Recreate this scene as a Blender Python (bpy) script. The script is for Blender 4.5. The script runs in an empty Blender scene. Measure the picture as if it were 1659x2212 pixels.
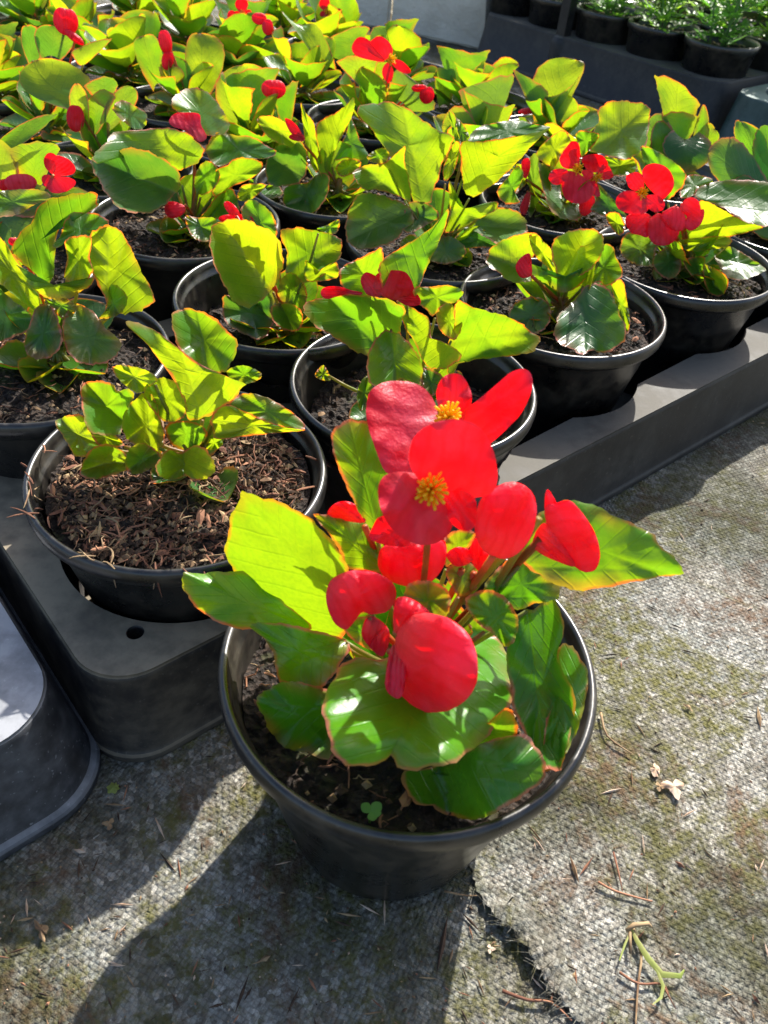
import bpy, bmesh, math, random
import numpy as np
from mathutils import Matrix, Vector
R = math.radians
sc = bpy.context.scene
COL = sc.collection

# ------------------------------------------------------------------ camera
F_PX, PITCH, ROLL, CAMZ = 1675.0, 0.7433, 0.1029, 0.2965      # focal length in units of a 1659 x 2212 frame
_f = np.array([0, math.cos(PITCH), -math.sin(PITCH)]); _u = np.array([0, math.sin(PITCH), math.cos(PITCH)]); _r = np.array([1., 0, 0])
CR = math.cos(ROLL)*_r + math.sin(ROLL)*_u; CU = -math.sin(ROLL)*_r + math.cos(ROLL)*_u; CF = _f
CAM = np.array([0, 0, CAMZ])
cd = bpy.data.cameras.new('camera'); cam = bpy.data.objects.new('camera', cd); COL.objects.link(cam)
cam.matrix_world = Matrix(((CR[0], CU[0], -CF[0], 0), (CR[1], CU[1], -CF[1], 0), (CR[2], CU[2], -CF[2], CAMZ), (0, 0, 0, 1)))
cd.sensor_fit = 'VERTICAL'; cd.sensor_height = 24; cd.lens = F_PX/2212*24
cd.clip_start = 0.01; cd.clip_end = 100
cd.dof.use_dof = True; cd.dof.focus_distance = 0.33; cd.dof.aperture_fstop = 17
sc.camera = cam
# ------------------------------------------------------------------ world, sun
SUN_AZ, SUN_EL = R(69), R(42)                                  # direction towards the sun: angle from +x, elevation
w = bpy.data.worlds.new("World"); sc.world = w; w.use_nodes = True
nt = w.node_tree; sky = nt.nodes.new('ShaderNodeTexSky'); sky.sky_type = 'NISHITA'; sky.sun_disc = False
sky.sun_elevation = SUN_EL; sky.sun_rotation = R(90) - SUN_AZ; sky.air_density = 1.0; sky.dust_density = 3.0
bg = nt.nodes['Background']; nt.links.new(sky.outputs[0], bg.inputs[0]); bg.inputs[1].default_value = 0.12
sd = bpy.data.lights.new('sun', 'SUN'); sun = bpy.data.objects.new('sun', sd); COL.objects.link(sun)
sd.energy = 4.6; sd.angle = R(0.7); sd.color = (1, 0.955, 0.88)
sv = Vector((math.cos(SUN_AZ)*math.cos(SUN_EL), math.sin(SUN_AZ)*math.cos(SUN_EL), math.sin(SUN_EL)))
sun.rotation_euler = sv.to_track_quat('Z', 'Y').to_euler(); sun.location = (1, 3, 3)
sc.view_settings.view_transform = 'Standard'; sc.view_settings.look = 'None'
sc.view_settings.exposure = 1.0; sc.view_settings.gamma = 1
sc.cycles.transparent_max_bounces = 8; sc.cycles.max_bounces = 8
sc.cycles.caustics_reflective = False; sc.cycles.caustics_refractive = False

# ------------------------------------------------------------------ helpers
def ray(px, py):
    return CF + CR*(px-829.5)/F_PX - CU*(py-1106)/F_PX
def on_z(px, py, z=0.0):
    d = ray(px, py); return CAM + d*((z-CAMZ)/d[2])
def on_y(px, py, y, zmin=None):
    d = ray(px, py); p = CAM + d*(y/d[1])
    if zmin is not None and p[2] < zmin: p = CAM + d*((zmin-CAMZ)/d[2])
    return p
TH = 0.766; GA = np.array([math.cos(TH), math.sin(TH)]); GB = np.array([-math.sin(TH), math.cos(TH)])
G0 = np.array([-0.0849, 0.2403])
def grid(a, b):
    return G0 + GA*a + GB*b

def setp(o, label=None, cat=None, group=None, kind=None):
    if label: o['label'] = label
    if cat: o['category'] = cat
    if group: o['group'] = group
    if kind: o['kind'] = kind
    return o
def empty(name, loc, label, cat, group=None):
    o = bpy.data.objects.new(name, None); COL.objects.link(o); o.location = loc; o.empty_display_size = .02
    return setp(o, label, cat, group)

class MB:
    """collects vertices, faces and a vector attribute, then makes one mesh object (world coordinates)"""
    def __init__(s): s.v = []; s.f = []; s.a = []; s.mi = []
    def add(s, V, Fc, A=None, mi=0):
        o = len(s.v); s.v += [tuple(map(float, x)) for x in V]
        s.f += [tuple(i+o for i in f) for f in Fc]; s.mi += [mi]*len(Fc)
        s.a += [tuple(x) for x in A] if A is not None else [(0, 0, 9)]*len(V)
    def build(s, name, mats, parent=None, smooth=True, attr=False):
        me = bpy.data.meshes.new(name); off = Vector((0, 0, 0))
        if parent is not None:
            q = parent
            while q is not None: off += Vector(q.location); q = q.parent
        me.from_pydata([(x-off.x, y-off.y, z-off.z) for x, y, z in s.v], [], s.f)
        if attr:                                   # the upper leaf surface is the front of the faces
            V_ = np.array(s.v); nz = 0.
            for f in s.f: nz += np.cross(V_[f[1]]-V_[f[0]], V_[f[2]]-V_[f[0]])[2]
            if nz < 0: me.flip_normals()
        for m in (mats if isinstance(mats, (list, tuple)) else [mats]): me.materials.append(m)
        me.polygons.foreach_set('use_smooth', [smooth]*len(s.f)); me.polygons.foreach_set('material_index', s.mi)
        if attr:
            at = me.attributes.new('leafco', 'FLOAT_VECTOR', 'POINT'); at.data.foreach_set('vector', [c for x in s.a for c in x])
        me.update(); o = bpy.data.objects.new(name, me); COL.objects.link(o)
        if parent is not None: o.parent = parent
        return o

def tube(mb, pts, rad, n=7, cap=True, mi=0):
    pts = [np.array(p, float) for p in pts]; k = len(pts)
    rad = rad if isinstance(rad, (list, tuple)) else [rad]*k
    V = []; F = []; prev = None
    for i, p in enumerate(pts):
        d = pts[min(i+1, k-1)] - pts[max(i-1, 0)]; d = d/(np.linalg.norm(d)+1e-12)
        a = np.cross(d, (0, 0, 1.) if abs(d[2]) < .9 else (1., 0, 0)) if prev is None else prev - d*(prev@d)
        a = a/(np.linalg.norm(a)+1e-12); prev = a; b = np.cross(d, a)
        for j in range(n):
            t = 2*math.pi*j/n; V.append(p + rad[i]*(a*math.cos(t)+b*math.sin(t)))
    for i in range(k-1):
        for j in range(n): F.append((i*n+j, i*n+(j+1) % n, (i+1)*n+(j+1) % n, (i+1)*n+j))
    if cap: F.append(tuple(range(n))[::-1]); F.append(tuple((k-1)*n+j for j in range(n)))
    mb.add(V, F, mi=mi)
def lathe(mb, c, prof, n=72, mi=0, wob=0):
    V = []; F = []
    for r, z in prof:
        for j in range(n):
            t = 2*math.pi*j/n; rr = r*(1+wob*math.sin(2*t+1)); V.append((c[0]+rr*math.cos(t), c[1]+rr*math.sin(t), c[2]+z))
    for i in range(len(prof)-1):
        for j in range(n): F.append((i*n+j, i*n+(j+1) % n, (i+1)*n+(j+1) % n, (i+1)*n+j))
    mb.add(V, F, mi=mi)
def curve(p0, p1, p2, n=8):
    return [np.array(p0)*(1-t)**2 + 2*np.array(p1)*t*(1-t) + np.array(p2)*t*t for t in np.linspace(0, 1, n)]

# ------------------------------------------------------------------ materials
def mat(name):
    m = bpy.data.materials.new(name); m.use_nodes = True; return m, m.node_tree, m.node_tree.nodes, m.node_tree.links, m.node_tree.nodes['Principled BSDF']
class N:
    def __init__(s, t): s.t = t; s.n = t.nodes; s.l = t.links
    def put(s, x, sock):
        if hasattr(x, 'is_output'): s.l.new(x, sock)
        elif x is not None: sock.default_value = x
    def math(s, op, a, b=None, c=None):
        k = s.n.new('ShaderNodeMath'); k.operation = op; s.put(a, k.inputs[0]); s.put(b, k.inputs[1])
        if c is not None: s.put(c, k.inputs[2])
        return k.outputs[0]
    def mix(s, f, a, b, blend='MIX'):
        k = s.n.new('ShaderNodeMix'); k.data_type = 'RGBA'; k.blend_type = blend
        s.put(f, k.inputs[0]); s.put(a if hasattr(a, 'is_output') else (*a, 1), k.inputs[6]); s.put(b if hasattr(b, 'is_output') else (*b, 1), k.inputs[7])
        return k.outputs[2]
    def noise(s, scale, vec=None, detail=4, rough=.55, dist=0):
        k = s.n.new('ShaderNodeTexNoise'); k.inputs['Scale'].default_value = scale; k.inputs['Detail'].default_value = detail
        k.inputs['Roughness'].default_value = rough; k.inputs['Distortion'].default_value = dist
        if vec: s.l.new(vec, k.inputs['Vector'])
        return k.outputs['Fac']
    def vor(s, scale, vec=None, feat='F1', out='Distance'):
        k = s.n.new('ShaderNodeTexVoronoi'); k.inputs['Scale'].default_value = scale; k.feature = feat
        if vec: s.l.new(vec, k.inputs['Vector'])
        return k.outputs[out]
    def ramp(s, x, lo, hi, a=0., b=1.):
        k = s.n.new('ShaderNodeMapRange'); k.interpolation_type = 'SMOOTHSTEP'; s.put(x, k.inputs[0])
        for i, v in enumerate((lo, hi, a, b)): k.inputs[i+1].default_value = v
        return k.outputs[0]
    def pos(s, obj=False):
        if obj: return s.n.new('ShaderNodeTexCoord').outputs['Object']
        return s.n.new('ShaderNodeNewGeometry').outputs['Position']
    def bump(s, h, strength, dist, normal=None):
        k = s.n.new('ShaderNodeBump'); k.inputs['Strength'].default_value = strength; k.inputs['Distance'].default_value = dist
        s.l.new(h, k.inputs['Height'])
        if normal: s.l.new(normal, k.inputs['Normal'])
        return k.outputs[0]

def leaf_material(name, top, trans, red, rough=.3, tfac=.5, margin=1.0, veins=1.0, redness=1.0):
    m, t, nn, l, P = mat(name); n = N(t)
    at = nn.new('ShaderNodeAttribute'); at.attribute_name = 'leafco'
    sp = nn.new('ShaderNodeSeparateXYZ'); l.new(at.outputs['Vector'], sp.inputs[0])
    u, v, e = sp.outputs
    pos = n.pos(); big = n.noise(45, pos, 3); fine = n.noise(700, pos, 3)
    oi = nn.new('ShaderNodeObjectInfo').outputs['Random']
    # side veins running out from the midrib
    av = n.math('ABSOLUTE', v)
    s = n.math('SUBTRACT', n.math('MULTIPLY', u, 6.5), n.math('MULTIPLY', av, 3.0))
    fr = n.math('ABSOLUTE', n.math('SUBTRACT', n.math('FRACT', n.math('ADD', s, n.math('MULTIPLY', big, .5))), .5))
    vein = n.ramp(fr, 0.0, .10, 1, 0)
    mid = n.ramp(av, 0.0, .06, 1, 0)
    vein = n.math('MAXIMUM', n.math('MULTIPLY', vein, n.ramp(av, .7, 1, 1, .2)), mid)
    edge = n.ramp(n.math('ADD', e, n.math('MULTIPLY', n.math('SUBTRACT', n.noise(260, pos, 2), .5), 1.6)), .25*margin, 1.5*margin, 1, 0)
    blush = n.math('MULTIPLY', n.ramp(e, 0, 6*margin, 1, 0), n.math('MULTIPLY', n.ramp(n.noise(34, pos, 2), .45, .7), .38*redness))
    edge = n.math('MULTIPLY', edge, n.ramp(n.noise(45, pos, 3), .36, .58, .12, 1))
    edge = n.math('MAXIMUM', n.math('MULTIPLY', edge, .9*redness), blush)
    tv = n.math('ADD', n.math('MULTIPLY', big, .6), n.math('MULTIPLY', oi, .45))
    ctop = n.mix(n.ramp(tv, .25, .85), top, (top[0]*1.9, top[1]*1.5, top[2]*.9))
    ctop = n.mix(n.math('MULTIPLY', vein, .10*veins), ctop, (top[0]*2.6, top[1]*1.8, top[2]*1.4))
    ctr = n.mix(n.ramp(tv, .3, .75), (trans[0]*.38, trans[1]*.68, trans[2]), (trans[0]*1.12, trans[1]*1.05, trans[2]))
    ctr = n.mix(n.math('MULTIPLY', n.ramp(fine, .4, .65), .22), ctr, (trans[0]*.4, trans[1]*.6, trans[2]))
    ctr = n.mix(n.math('MULTIPLY', vein, .12*veins), ctr, (trans[0]*.5, trans[1]*.66, trans[2]*.6))
    spots = n.ramp(n.vor(190, pos), .02, .09, .55, 1)
    spots = n.math('MAXIMUM', spots, n.ramp(n.noise(40, pos, 1), .5, .56, 1, 0))
    k = nn.new('ShaderNodeMix'); k.data_type = 'RGBA'; k.blend_type = 'MULTIPLY'; k.inputs[0].default_value = 1; l.new(ctr, k.inputs[6])
    cmb = nn.new('ShaderNodeCombineXYZ'); [l.new(spots, cmb.inputs[i]) for i in range(3)]; l.new(cmb.outputs[0], k.inputs[7]); ctr = k.outputs[2]
    bf = nn.new('ShaderNodeNewGeometry').outputs['Backfacing']
    ctop = n.mix(n.math('MULTIPLY', bf, .85), ctop, (top[0]*2.1+.01, top[1]*1.55, top[2]*1.2))
    pale = n.mix(bf, (.58, .17, .12), red)
    ctop = n.mix(edge, ctop, pale); ctr = n.mix(edge, ctr, (min(1, red[0]*2.2), red[1]*2.4, red[2]*.6))
    l.new(ctop, P.inputs['Base Color'])
    P.inputs['Roughness'].default_value = rough; P.inputs['IOR'].default_value = 1.48
    P.inputs['Specular IOR Level'].default_value = .48
    l.new(n.math('ADD', n.math('ADD', n.math('MULTIPLY', n.noise(120, pos, 2), .26), rough-.13), n.math('MULTIPLY', bf, .2)), P.inputs['Roughness'])
    l.new(n.math('MULTIPLY_ADD', bf, -.35, .62), P.inputs['Specular IOR Level'])
    h = n.math('ADD', n.math('MULTIPLY', vein, -.45*veins), n.math('ADD', n.math('MULTIPLY', fine, .35), n.math('MULTIPLY', n.noise(160, pos, 2), 1.1)))
    b = n.bump(n.noise(48, pos, 1), .6, .0045); b = n.bump(h, .45, .0006, b); l.new(b, P.inputs['Normal'])
    T = nn.new('ShaderNodeBsdfTranslucent'); l.new(ctr, T.inputs[0]); l.new(b, T.inputs['Normal'])
    mx = nn.new('ShaderNodeMixShader'); mx.inputs[0].default_value = tfac
    l.new(P.outputs[0], mx.inputs[1]); l.new(T.outputs[0], mx.inputs[2]); l.new(mx.outputs[0], nn['Material Output'].inputs['Surface'])
    return m
LEAF = leaf_material('begonia leaf', (.036, .145, .022), (.54, .72, .008), (.50, .07, .03), rough=.36, margin=.85)
LEAF_FRESH = leaf_material('fresh begonia leaf', (.055, .25, .008), (.34, .55, .006), (.55, .07, .03), rough=.33)
LEAF_FRESH_LOW = leaf_material('fresh lower begonia leaf', (.045, .20, .012), (.36, .60, .008), (.40, .09, .04), tfac=.38, rough=.3)
LEAF_OLD = leaf_material('old begonia leaf', (.034, .115, .034), (.30, .52, .02), (.36, .09, .04), tfac=.36, rough=.33)
TAG = leaf_material('marigold leaf', (.12, .27, .075), (.5, .8, .06), (.1, .2, .03), margin=.01, veins=.3, redness=0, rough=.4)

def petal_material():
    m, t, nn, l, P = mat('begonia petal'); n = N(t)
    at = nn.new('ShaderNodeAttribute'); at.attribute_name = 'leafco'
    sp = nn.new('ShaderNodeSeparateXYZ'); l.new(at.outputs['Vector'], sp.inputs[0]); u, v, e = sp.outputs
    pos = n.pos()
    st = n.math('SINE', n.math('ADD', n.math('MULTIPLY', v, 19), n.math('MULTIPLY', n.noise(90, pos, 2), 9)))
    c = n.mix(n.ramp(n.noise(70, pos, 3), .35, .7), (.88, .008, .03), (.95, .06, .13))
    c = n.mix(n.ramp(u, .0, .5, .6, 0), c, (.88, .16, .15))
    c = n.mix(n.math('MULTIPLY', n.ramp(n.noise(42, pos, 3), .48, .66), .6), c, (.86, .12, .18))
    c = n.mix(n.ramp(st, .1, 1, 0, .30), c, (.55, .004, .012))
    l.new(c, P.inputs['Base Color']); P.inputs['Roughness'].default_value = .42; P.inputs['Specular IOR Level'].default_value = .45
    P.inputs['Sheen Weight'].default_value = .25; P.inputs['Sheen Roughness'].default_value = .4; P.inputs['Sheen Tint'].default_value = (1, .45, .6, 1)
    b = n.bump(n.noise(50, pos, 1), .5, .005); b = n.bump(n.math('ADD', n.math('MULTIPLY', st, .35), n.noise(900, pos, 2)), .5, .0005, b); l.new(b, P.inputs['Normal'])
    T = nn.new('ShaderNodeBsdfTranslucent'); T.inputs[0].default_value = (.95, .001, .002, 1)
    mx = nn.new('ShaderNodeMixShader'); mx.inputs[0].default_value = .52
    l.new(P.outputs[0], mx.inputs[1]); l.new(T.outputs[0], mx.inputs[2]); l.new(mx.outputs[0], nn['Material Output'].inputs['Surface'])
    return m
PETAL = petal_material()
def simple(name, col, rough=.5, col2=None, scale=60, spec=.5, bump=0, bscale=300, tr=None):
    m, t, nn, l, P = mat(name); n = N(t); pos = n.pos()
    if col2: l.new(n.mix(n.ramp(n.noise(scale, pos, 5), .35, .68), col, col2), P.inputs['Base Color'])
    else: P.inputs['Base Color'].default_value = (*col, 1)
    P.inputs['Roughness'].default_value = rough; P.inputs['Specular IOR Level'].default_value = spec
    if bump: l.new(n.bump(n.noise(bscale, pos, 5), .8, bump), P.inputs['Normal'])
    if tr:
        T = nn.new('ShaderNodeBsdfTranslucent'); T.inputs[0].default_value = (*tr, 1)
        mx = nn.new('ShaderNodeMixShader'); mx.inputs[0].default_value = .4
        l.new(P.outputs[0], mx.inputs[1]); l.new(T.outputs[0], mx.inputs[2]); l.new(mx.outputs[0], nn['Material Output'].inputs['Surface'])
    return m
STAMEN = simple('yellow stamens', (1.0, .62, .008), .5, (1.0, .74, .02), 400, tr=(1, .78, .02))
STEM = simple('begonia stem', (.16, .26, .05), .4, (.32, .12, .05), 60, tr=(.5, .5, .03))
PEDICEL = simple('flower stalk', (.5, .10, .03), .4, (.35, .25, .05), 90, tr=(.8, .12, .02))
FIBRE = simple('coir fibre', (.13, .048, .026), .85, (.40, .19, .105), 45)
FIBRE_D = simple('dark peat crumbs', (.03, .018, .011), .9, (.10, .055, .03), 200, bump=.0005)
DRY = simple('dry straw', (.36, .25, .13), .8, (.17, .09, .045), 110)
PALE = simple('dried pale petal', (.62, .48, .36), .8, (.42, .26, .16), 160, bump=.0006)
WEED = simple('yellowed seedling', (.30, .38, .08), .5, (.45, .42, .16), 70, tr=(.5, .6, .1))
GREENBIT = simple('green seedling', (.16, .36, .07), .5, tr=(.3, .6, .08))
CONC = simple('concrete', (.76, .71, .60), .9, (.56, .52, .43), 9, bump=.002, bscale=160)
CLAY = simple('dusty brown block top', (.33, .20, .12), .9, (.22, .13, .08), 30, bump=.002)
def plastic(name, base, dust, rough, dustlo, dusthi, updust=0.0, bump=.0003, shade_lift=False):
    m, t, nn, l, P = mat(name); n = N(t); pos = n.pos()
    nz = n.math('ADD', n.math('MULTIPLY', n.noise(22, pos, 6, .65), .7), n.math('MULTIPLY', n.noise(140, pos, 4), .3))
    f = n.ramp(nz, dustlo, dusthi)
    if updust:
        g = nn.new('ShaderNodeNewGeometry'); s = nn.new('ShaderNodeSeparateXYZ'); l.new(g.outputs['True Normal'], s.inputs[0])
        f = n.math('MULTIPLY_ADD', n.ramp(s.outputs[2], .5, .95), updust, n.math('MULTIPLY', f, .35)); f = n.math('MULTIPLY', f, n.ramp(nz, .28, .6, .45, 1.1))
        f = n.math('MINIMUM', f, 1.0)
    if shade_lift:                                    # shaded near corner brightened in the colour itself: dust turns paler and warmer
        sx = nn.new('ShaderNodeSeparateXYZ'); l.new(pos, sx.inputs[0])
        dust_lift_c = n.mix(n.ramp(n.math('ADD', sx.outputs[0], n.math('MULTIPLY', n.noise(12, pos, 3), .06)), .06, -.02), dust, (dust[0]*2.7, dust[1]*2.4, dust[2]*2.0))
    else: dust_lift_c = dust
    scr = n.ramp(n.noise(420, pos, 2), .66, .72, 0, .5)
    c = n.mix(f, base, dust_lift_c); c = n.mix(n.math('MULTIPLY', scr, .5), c, tuple(min(1, x*1.5) for x in dust))
    l.new(c, P.inputs['Base Color']); l.new(n.math('MULTIPLY_ADD', f, .3, rough), P.inputs['Roughness'])
    P.inputs['Specular IOR Level'].default_value = .75 if base[0] < .005 else .5
    l.new(n.bump(nz, .4, bump), P.inputs['Normal'])
    return m
POTM = plastic('black pot plastic', (.0048, .0048, .0055), (.085, .072, .055), .27, .42, .8, bump=.0006)
TRAYM = plastic('grey black tray plastic', (.009, .009, .011), (.11, .102, .084), .5, .36, .74, updust=.8, shade_lift=True, bump=.0012)
TRAYL = plastic('blue grey tray plastic', (.016, .018, .022), (.32, .33, .35), .42, .35, .75, updust=.8)
TRAYG = plastic('green grey tray plastic', (.02, .05, .045), (.16, .22, .2), .45, .35, .75, updust=.6, bump=.0006)

def soil_material():
    m, t, nn, l, P = mat('potting soil'); n = N(t); pos = n.pos()
    c = n.mix(n.ramp(n.noise(160, pos, 6, .7), .35, .7), (.012, .008, .006), (.055, .032, .02))
    c = n.mix(n.ramp(n.vor(330, pos), .10, .22, .85, 0), c, (.10, .06, .035))
    c = n.mix(n.ramp(n.noise(55, pos, 3), .62, .72, 0, .6), c, (.07, .08, .02))
    l.new(c, P.inputs['Base Color']); P.inputs['Roughness'].default_value = .85
    l.new(n.bump(n.math('ADD', n.noise(300, pos, 6, .7), n.vor(420, pos)), 1, .003), P.inputs['Normal'])
    return m
SOIL = soil_material()
def ground_material():
    m, t, nn, l, P = mat('woven ground cover'); n = N(t); pos = n.pos()
    mp = nn.new('ShaderNodeMapping'); l.new(pos, mp.inputs[0]); mp.inputs['Rotation'].default_value = (0, 0, R(24))
    def warp(vec, sc_, amt):
        wob = nn.new('ShaderNodeTexNoise'); wob.inputs['Scale'].default_value = sc_; wob.inputs['Detail'].default_value = 3; l.new(vec, wob.inputs['Vector'])
        ad = nn.new('ShaderNodeVectorMath'); ad.operation = 'MULTIPLY_ADD'; l.new(wob.outputs['Color'], ad.inputs[0]); ad.inputs[1].default_value = (amt,)*3; l.new(vec, ad.inputs[2]); return ad.outputs[0]
    wv_ = warp(warp(mp.outputs[0], 30, .004), 260, .0012)
    s = nn.new('ShaderNodeSeparateXYZ'); l.new(wv_, s.inputs[0])
    K = 2*math.pi/.0033
    sx = n.math('SINE', n.math('MULTIPLY', s.outputs[0], K)); sy = n.math('SINE', n.math('MULTIPLY', s.outputs[1], K*.78))
    wv = n.math('MULTIPLY', sx, sy)
    thr = n.math('SUBTRACT', 1, n.math('MULTIPLY', n.math('POWER', n.math('ABSOLUTE', sx), .5), n.math('POWER', n.math('ABSOLUTE', sy), .5)))
    cell = n.vor(420, wv_, out='Color'); cs = nn.new('ShaderNodeSeparateColor'); l.new(cell, cs.inputs[0])
    big = n.noise(9, pos, 6, .6); med = n.noise(34, pos, 7, .7); fin = n.noise(420, pos, 4, .7); grit = n.noise(1100, pos, 2, .6)
    c = n.mix(n.ramp(med, .3, .7), (.14, .12, .082), (.46, .45, .40))
    c = n.mix(n.ramp(big, .44, .60, 0, .7), c, (.30, .32, .30))
    c = n.mix(n.math('MULTIPLY', n.ramp(cs.outputs[0], .45, .95), .55), c, (.66, .62, .54))
    c = n.mix(n.math('MULTIPLY', n.ramp(cs.outputs[1], .35, .9), .6), c, (.09, .078, .055))
    c = n.mix(n.math('MULTIPLY', n.ramp(fin, .42, .66), .65), c, (.10, .088, .068))
    c = n.mix(n.math('MULTIPLY', n.ramp(thr, .4, .9, 0, .5), n.ramp(n.noise(60, pos, 4), .3, .6, .35, 1)), c, (.06, .054, .045))
    moss = n.math('MULTIPLY', n.ramp(n.noise(13, pos, 8, .75, .5), .43, .54), n.ramp(n.noise(150, pos, 6, .7), .36, .60))
    c = n.mix(n.math('MULTIPLY', moss, .85), c, (.115, .108, .014))
    dirt = n.math('MULTIPLY', n.ramp(n.noise(17, pos, 8, .75, .9), .50, .61), n.ramp(n.noise(230, pos, 5, .7), .34, .6))
    c = n.mix(n.math('MULTIPLY', dirt, .85), c, (.13, .072, .036))
    wh = n.math('MULTIPLY', n.ramp(n.noise(8, pos, 7, .7), .53, .66), n.ramp(n.noise(260, pos, 4, .7), .45, .62))
    c = n.mix(n.math('MULTIPLY', wh, .6), c, (.62, .57, .49))
    damp = n.mix(n.ramp(n.noise(6.5, pos, 6, .65, .3), .42, .58), (1, 1, 1), (.44, .46, .42)); c = n.mix(1.0, c, damp, 'MULTIPLY')
    l.new(c, P.inputs['Base Color']); P.inputs['Roughness'].default_value = .75; P.inputs['Specular IOR Level'].default_value = .3
    h = n.math('ADD', n.math('MULTIPLY', wv, .4), n.math('ADD', n.math('MULTIPLY', thr, -.5), n.math('ADD', n.math('MULTIPLY', fin, 1.6), n.math('ADD', n.math('MULTIPLY', grit, .7), n.math('MULTIPLY', n.math('ADD', moss, dirt), .6)))))
    l.new(n.bump(h, .85, .0011), P.inputs['Normal'])
    return m
GROUND = ground_material()

# ------------------------------------------------------------------ ground
def tear_h(x, y):
    return 0
def build_ground():
    mb = MB(); xs = np.concatenate([[-30, -8, -2], np.linspace(-.6, .8, 141), [2, 8, 30]]); ys = np.concatenate([[-20, -3, -.5], np.linspace(-.05, 1.2, 126), [2, 6, 12, 40]])
    V = []; F = []; A_ = on_z(1020, 1880)[:2]; B_ = on_z(1250, 2230)[:2]; d = B_-A_; L = np.linalg.norm(d); d /= L; nn_ = np.array([-d[1], d[0]])
    for y in ys:
        for x in xs:
            q = np.array([x, y])-A_; s = q@d; o = q@nn_ + .002*math.sin(s*130)+.0015*math.sin(s*310+1)
            z = .0006*math.sin(x*90+math.sin(y*60))*math.sin(y*75+x*20)
            if not (-.6 < x < .8 and y < 1.2): z = 0
            V.append((x, y, z-.0008))
    nx = len(xs)
    for j in range(len(ys)-1):
        for i in range(nx-1): F.append((j*nx+i, j*nx+i+1, (j+1)*nx+i+1, (j+1)*nx+i))
    mb.add(V, F); setp(mb.build('ground', GROUND), kind='structure')
build_ground()

# ------------------------------------------------------------------ trays
def tray(name, a0, a1, b0, b1, rows, m, label, z=.052, rot=0.0, corner=.032, slot=.044, hr=.0532, draft=.006, cat='plant tray', group='pot carrier trays'):
    """rows = list of (b, [a...]) hole centres; outline a0..a1 x b0..b1 in grid coordinates"""
    c0 = grid(a0, b0); ob = empty(name, (*c0, 0), label, cat, group)
    def outline(off, n=10):
        P_ = []
        for (ca, cb, t0) in ((a1+off, b1+off, 0), (a0-off, b1+off, 90), (a0-off, b0-off, 180), (a1+off, b0-off, 270)):
            rr = corner+off*.5; sa = -1 if ca == a1+off else 1; sb = -1 if cb == b1+off else 1
            for k in range(n+1):
                t = R(t0+90*k/n); qa, qb = ca+sa*rr+rr*math.cos(t), cb+sb*rr+rr*math.sin(t); P_.append((qa, qb+math.tan(rot)*(qa-a0)*(b1-qb)/(b1-b0)))
        return P_
    def W(a, b): return grid(a, b)
    bm = bmesh.new(); loops = []
    def loop(pts, zz):
        vs = [bm.verts.new((*W(*p), zz)) for p in pts]; es = [bm.edges.new((vs[i], vs[(i+1) % len(vs)])) for i in range(len(vs))]; return vs, es
    ov, oe = loop(outline(0), z); E_ = list(oe)
    hl = []
    hr0 = hr
    for row in rows:
        b, As = row[0], row[1]; hr = row[2] if len(row) > 2 else hr0
        pts = []; al = math.asin(min(.95, slot/hr)); As = sorted(As)
        for i, a in enumerate(As):      # lower side, left to right
            s = math.pi + (al if i else 0) ; e = 2*math.pi - (al if i < len(As)-1 else 0)
            if i == 0: s = math.pi
            if i == len(As)-1: e = 2*math.pi
            k = 26; pts += [(a+hr*math.cos(s+(e-s)*q/k), b+hr*math.sin(s+(e-s)*q/k)) for q in range(k+1)]
        for i, a in list(enumerate(As))[::-1]:
            s = 0 if i == len(As)-1 else al; e = math.pi if i == 0 else math.pi-al
            k = 26; q0 = 1 if i == len(As)-1 else 0; q1 = k-1 if i == 0 else k
            pts += [(a+hr*math.cos(s+(e-s)*q/k), b+hr*math.sin(s+(e-s)*q/k)) for q in range(q0, q1+1)]
        vs, es = loop(pts, z); E_ += es; hl.append((b, pts, vs))
    bmesh.ops.triangle_fill(bm, use_beauty=True, use_dissolve=False, edges=E_)
    for f in bm.faces:
        if f.normal.z < 0: f.normal_flip()
    def strip(v1, pts, zz, cen=None):
        v2 = [bm.verts.new((*W(*p), zz)) for p in pts]; n_ = len(v1)
        for i in range(n_): bm.faces.new((v1[i], v1[(i+1) % n_], v2[(i+1) % n_], v2[i])).smooth = True
        return v2
    q = strip(ov, outline(.0008), z-.0008); q = strip(q, outline(.0012), z-.003)
    q = strip(q, outline(draft*.8), .006); q = strip(q, outline(draft), .0045); q = strip(q, outline(draft+.0009), .0035); q = strip(q, outline(draft+.0009), .0003)
    for b, pts, vs in hl:                     # hole walls
        q = strip(vs, [(p[0], b+(p[1]-b)*.99) for p in pts], z-.002); q = strip(q, [(p[0], b+(p[1]-b)*.93) for p in pts], .006)
        bm.faces.new(q)
    me = bpy.data.meshes.new('tray_body'); bm.to_mesh(me); bm.free(); me.materials.append(m)
    o = bpy.data.objects.new('tray_body', me); COL.objects.link(o); o.parent = ob; o.matrix_parent_inverse = Matrix.Translation((-c0[0], -c0[1], 0))
    return ob
SI, SJ = .1223, .1069

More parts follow.
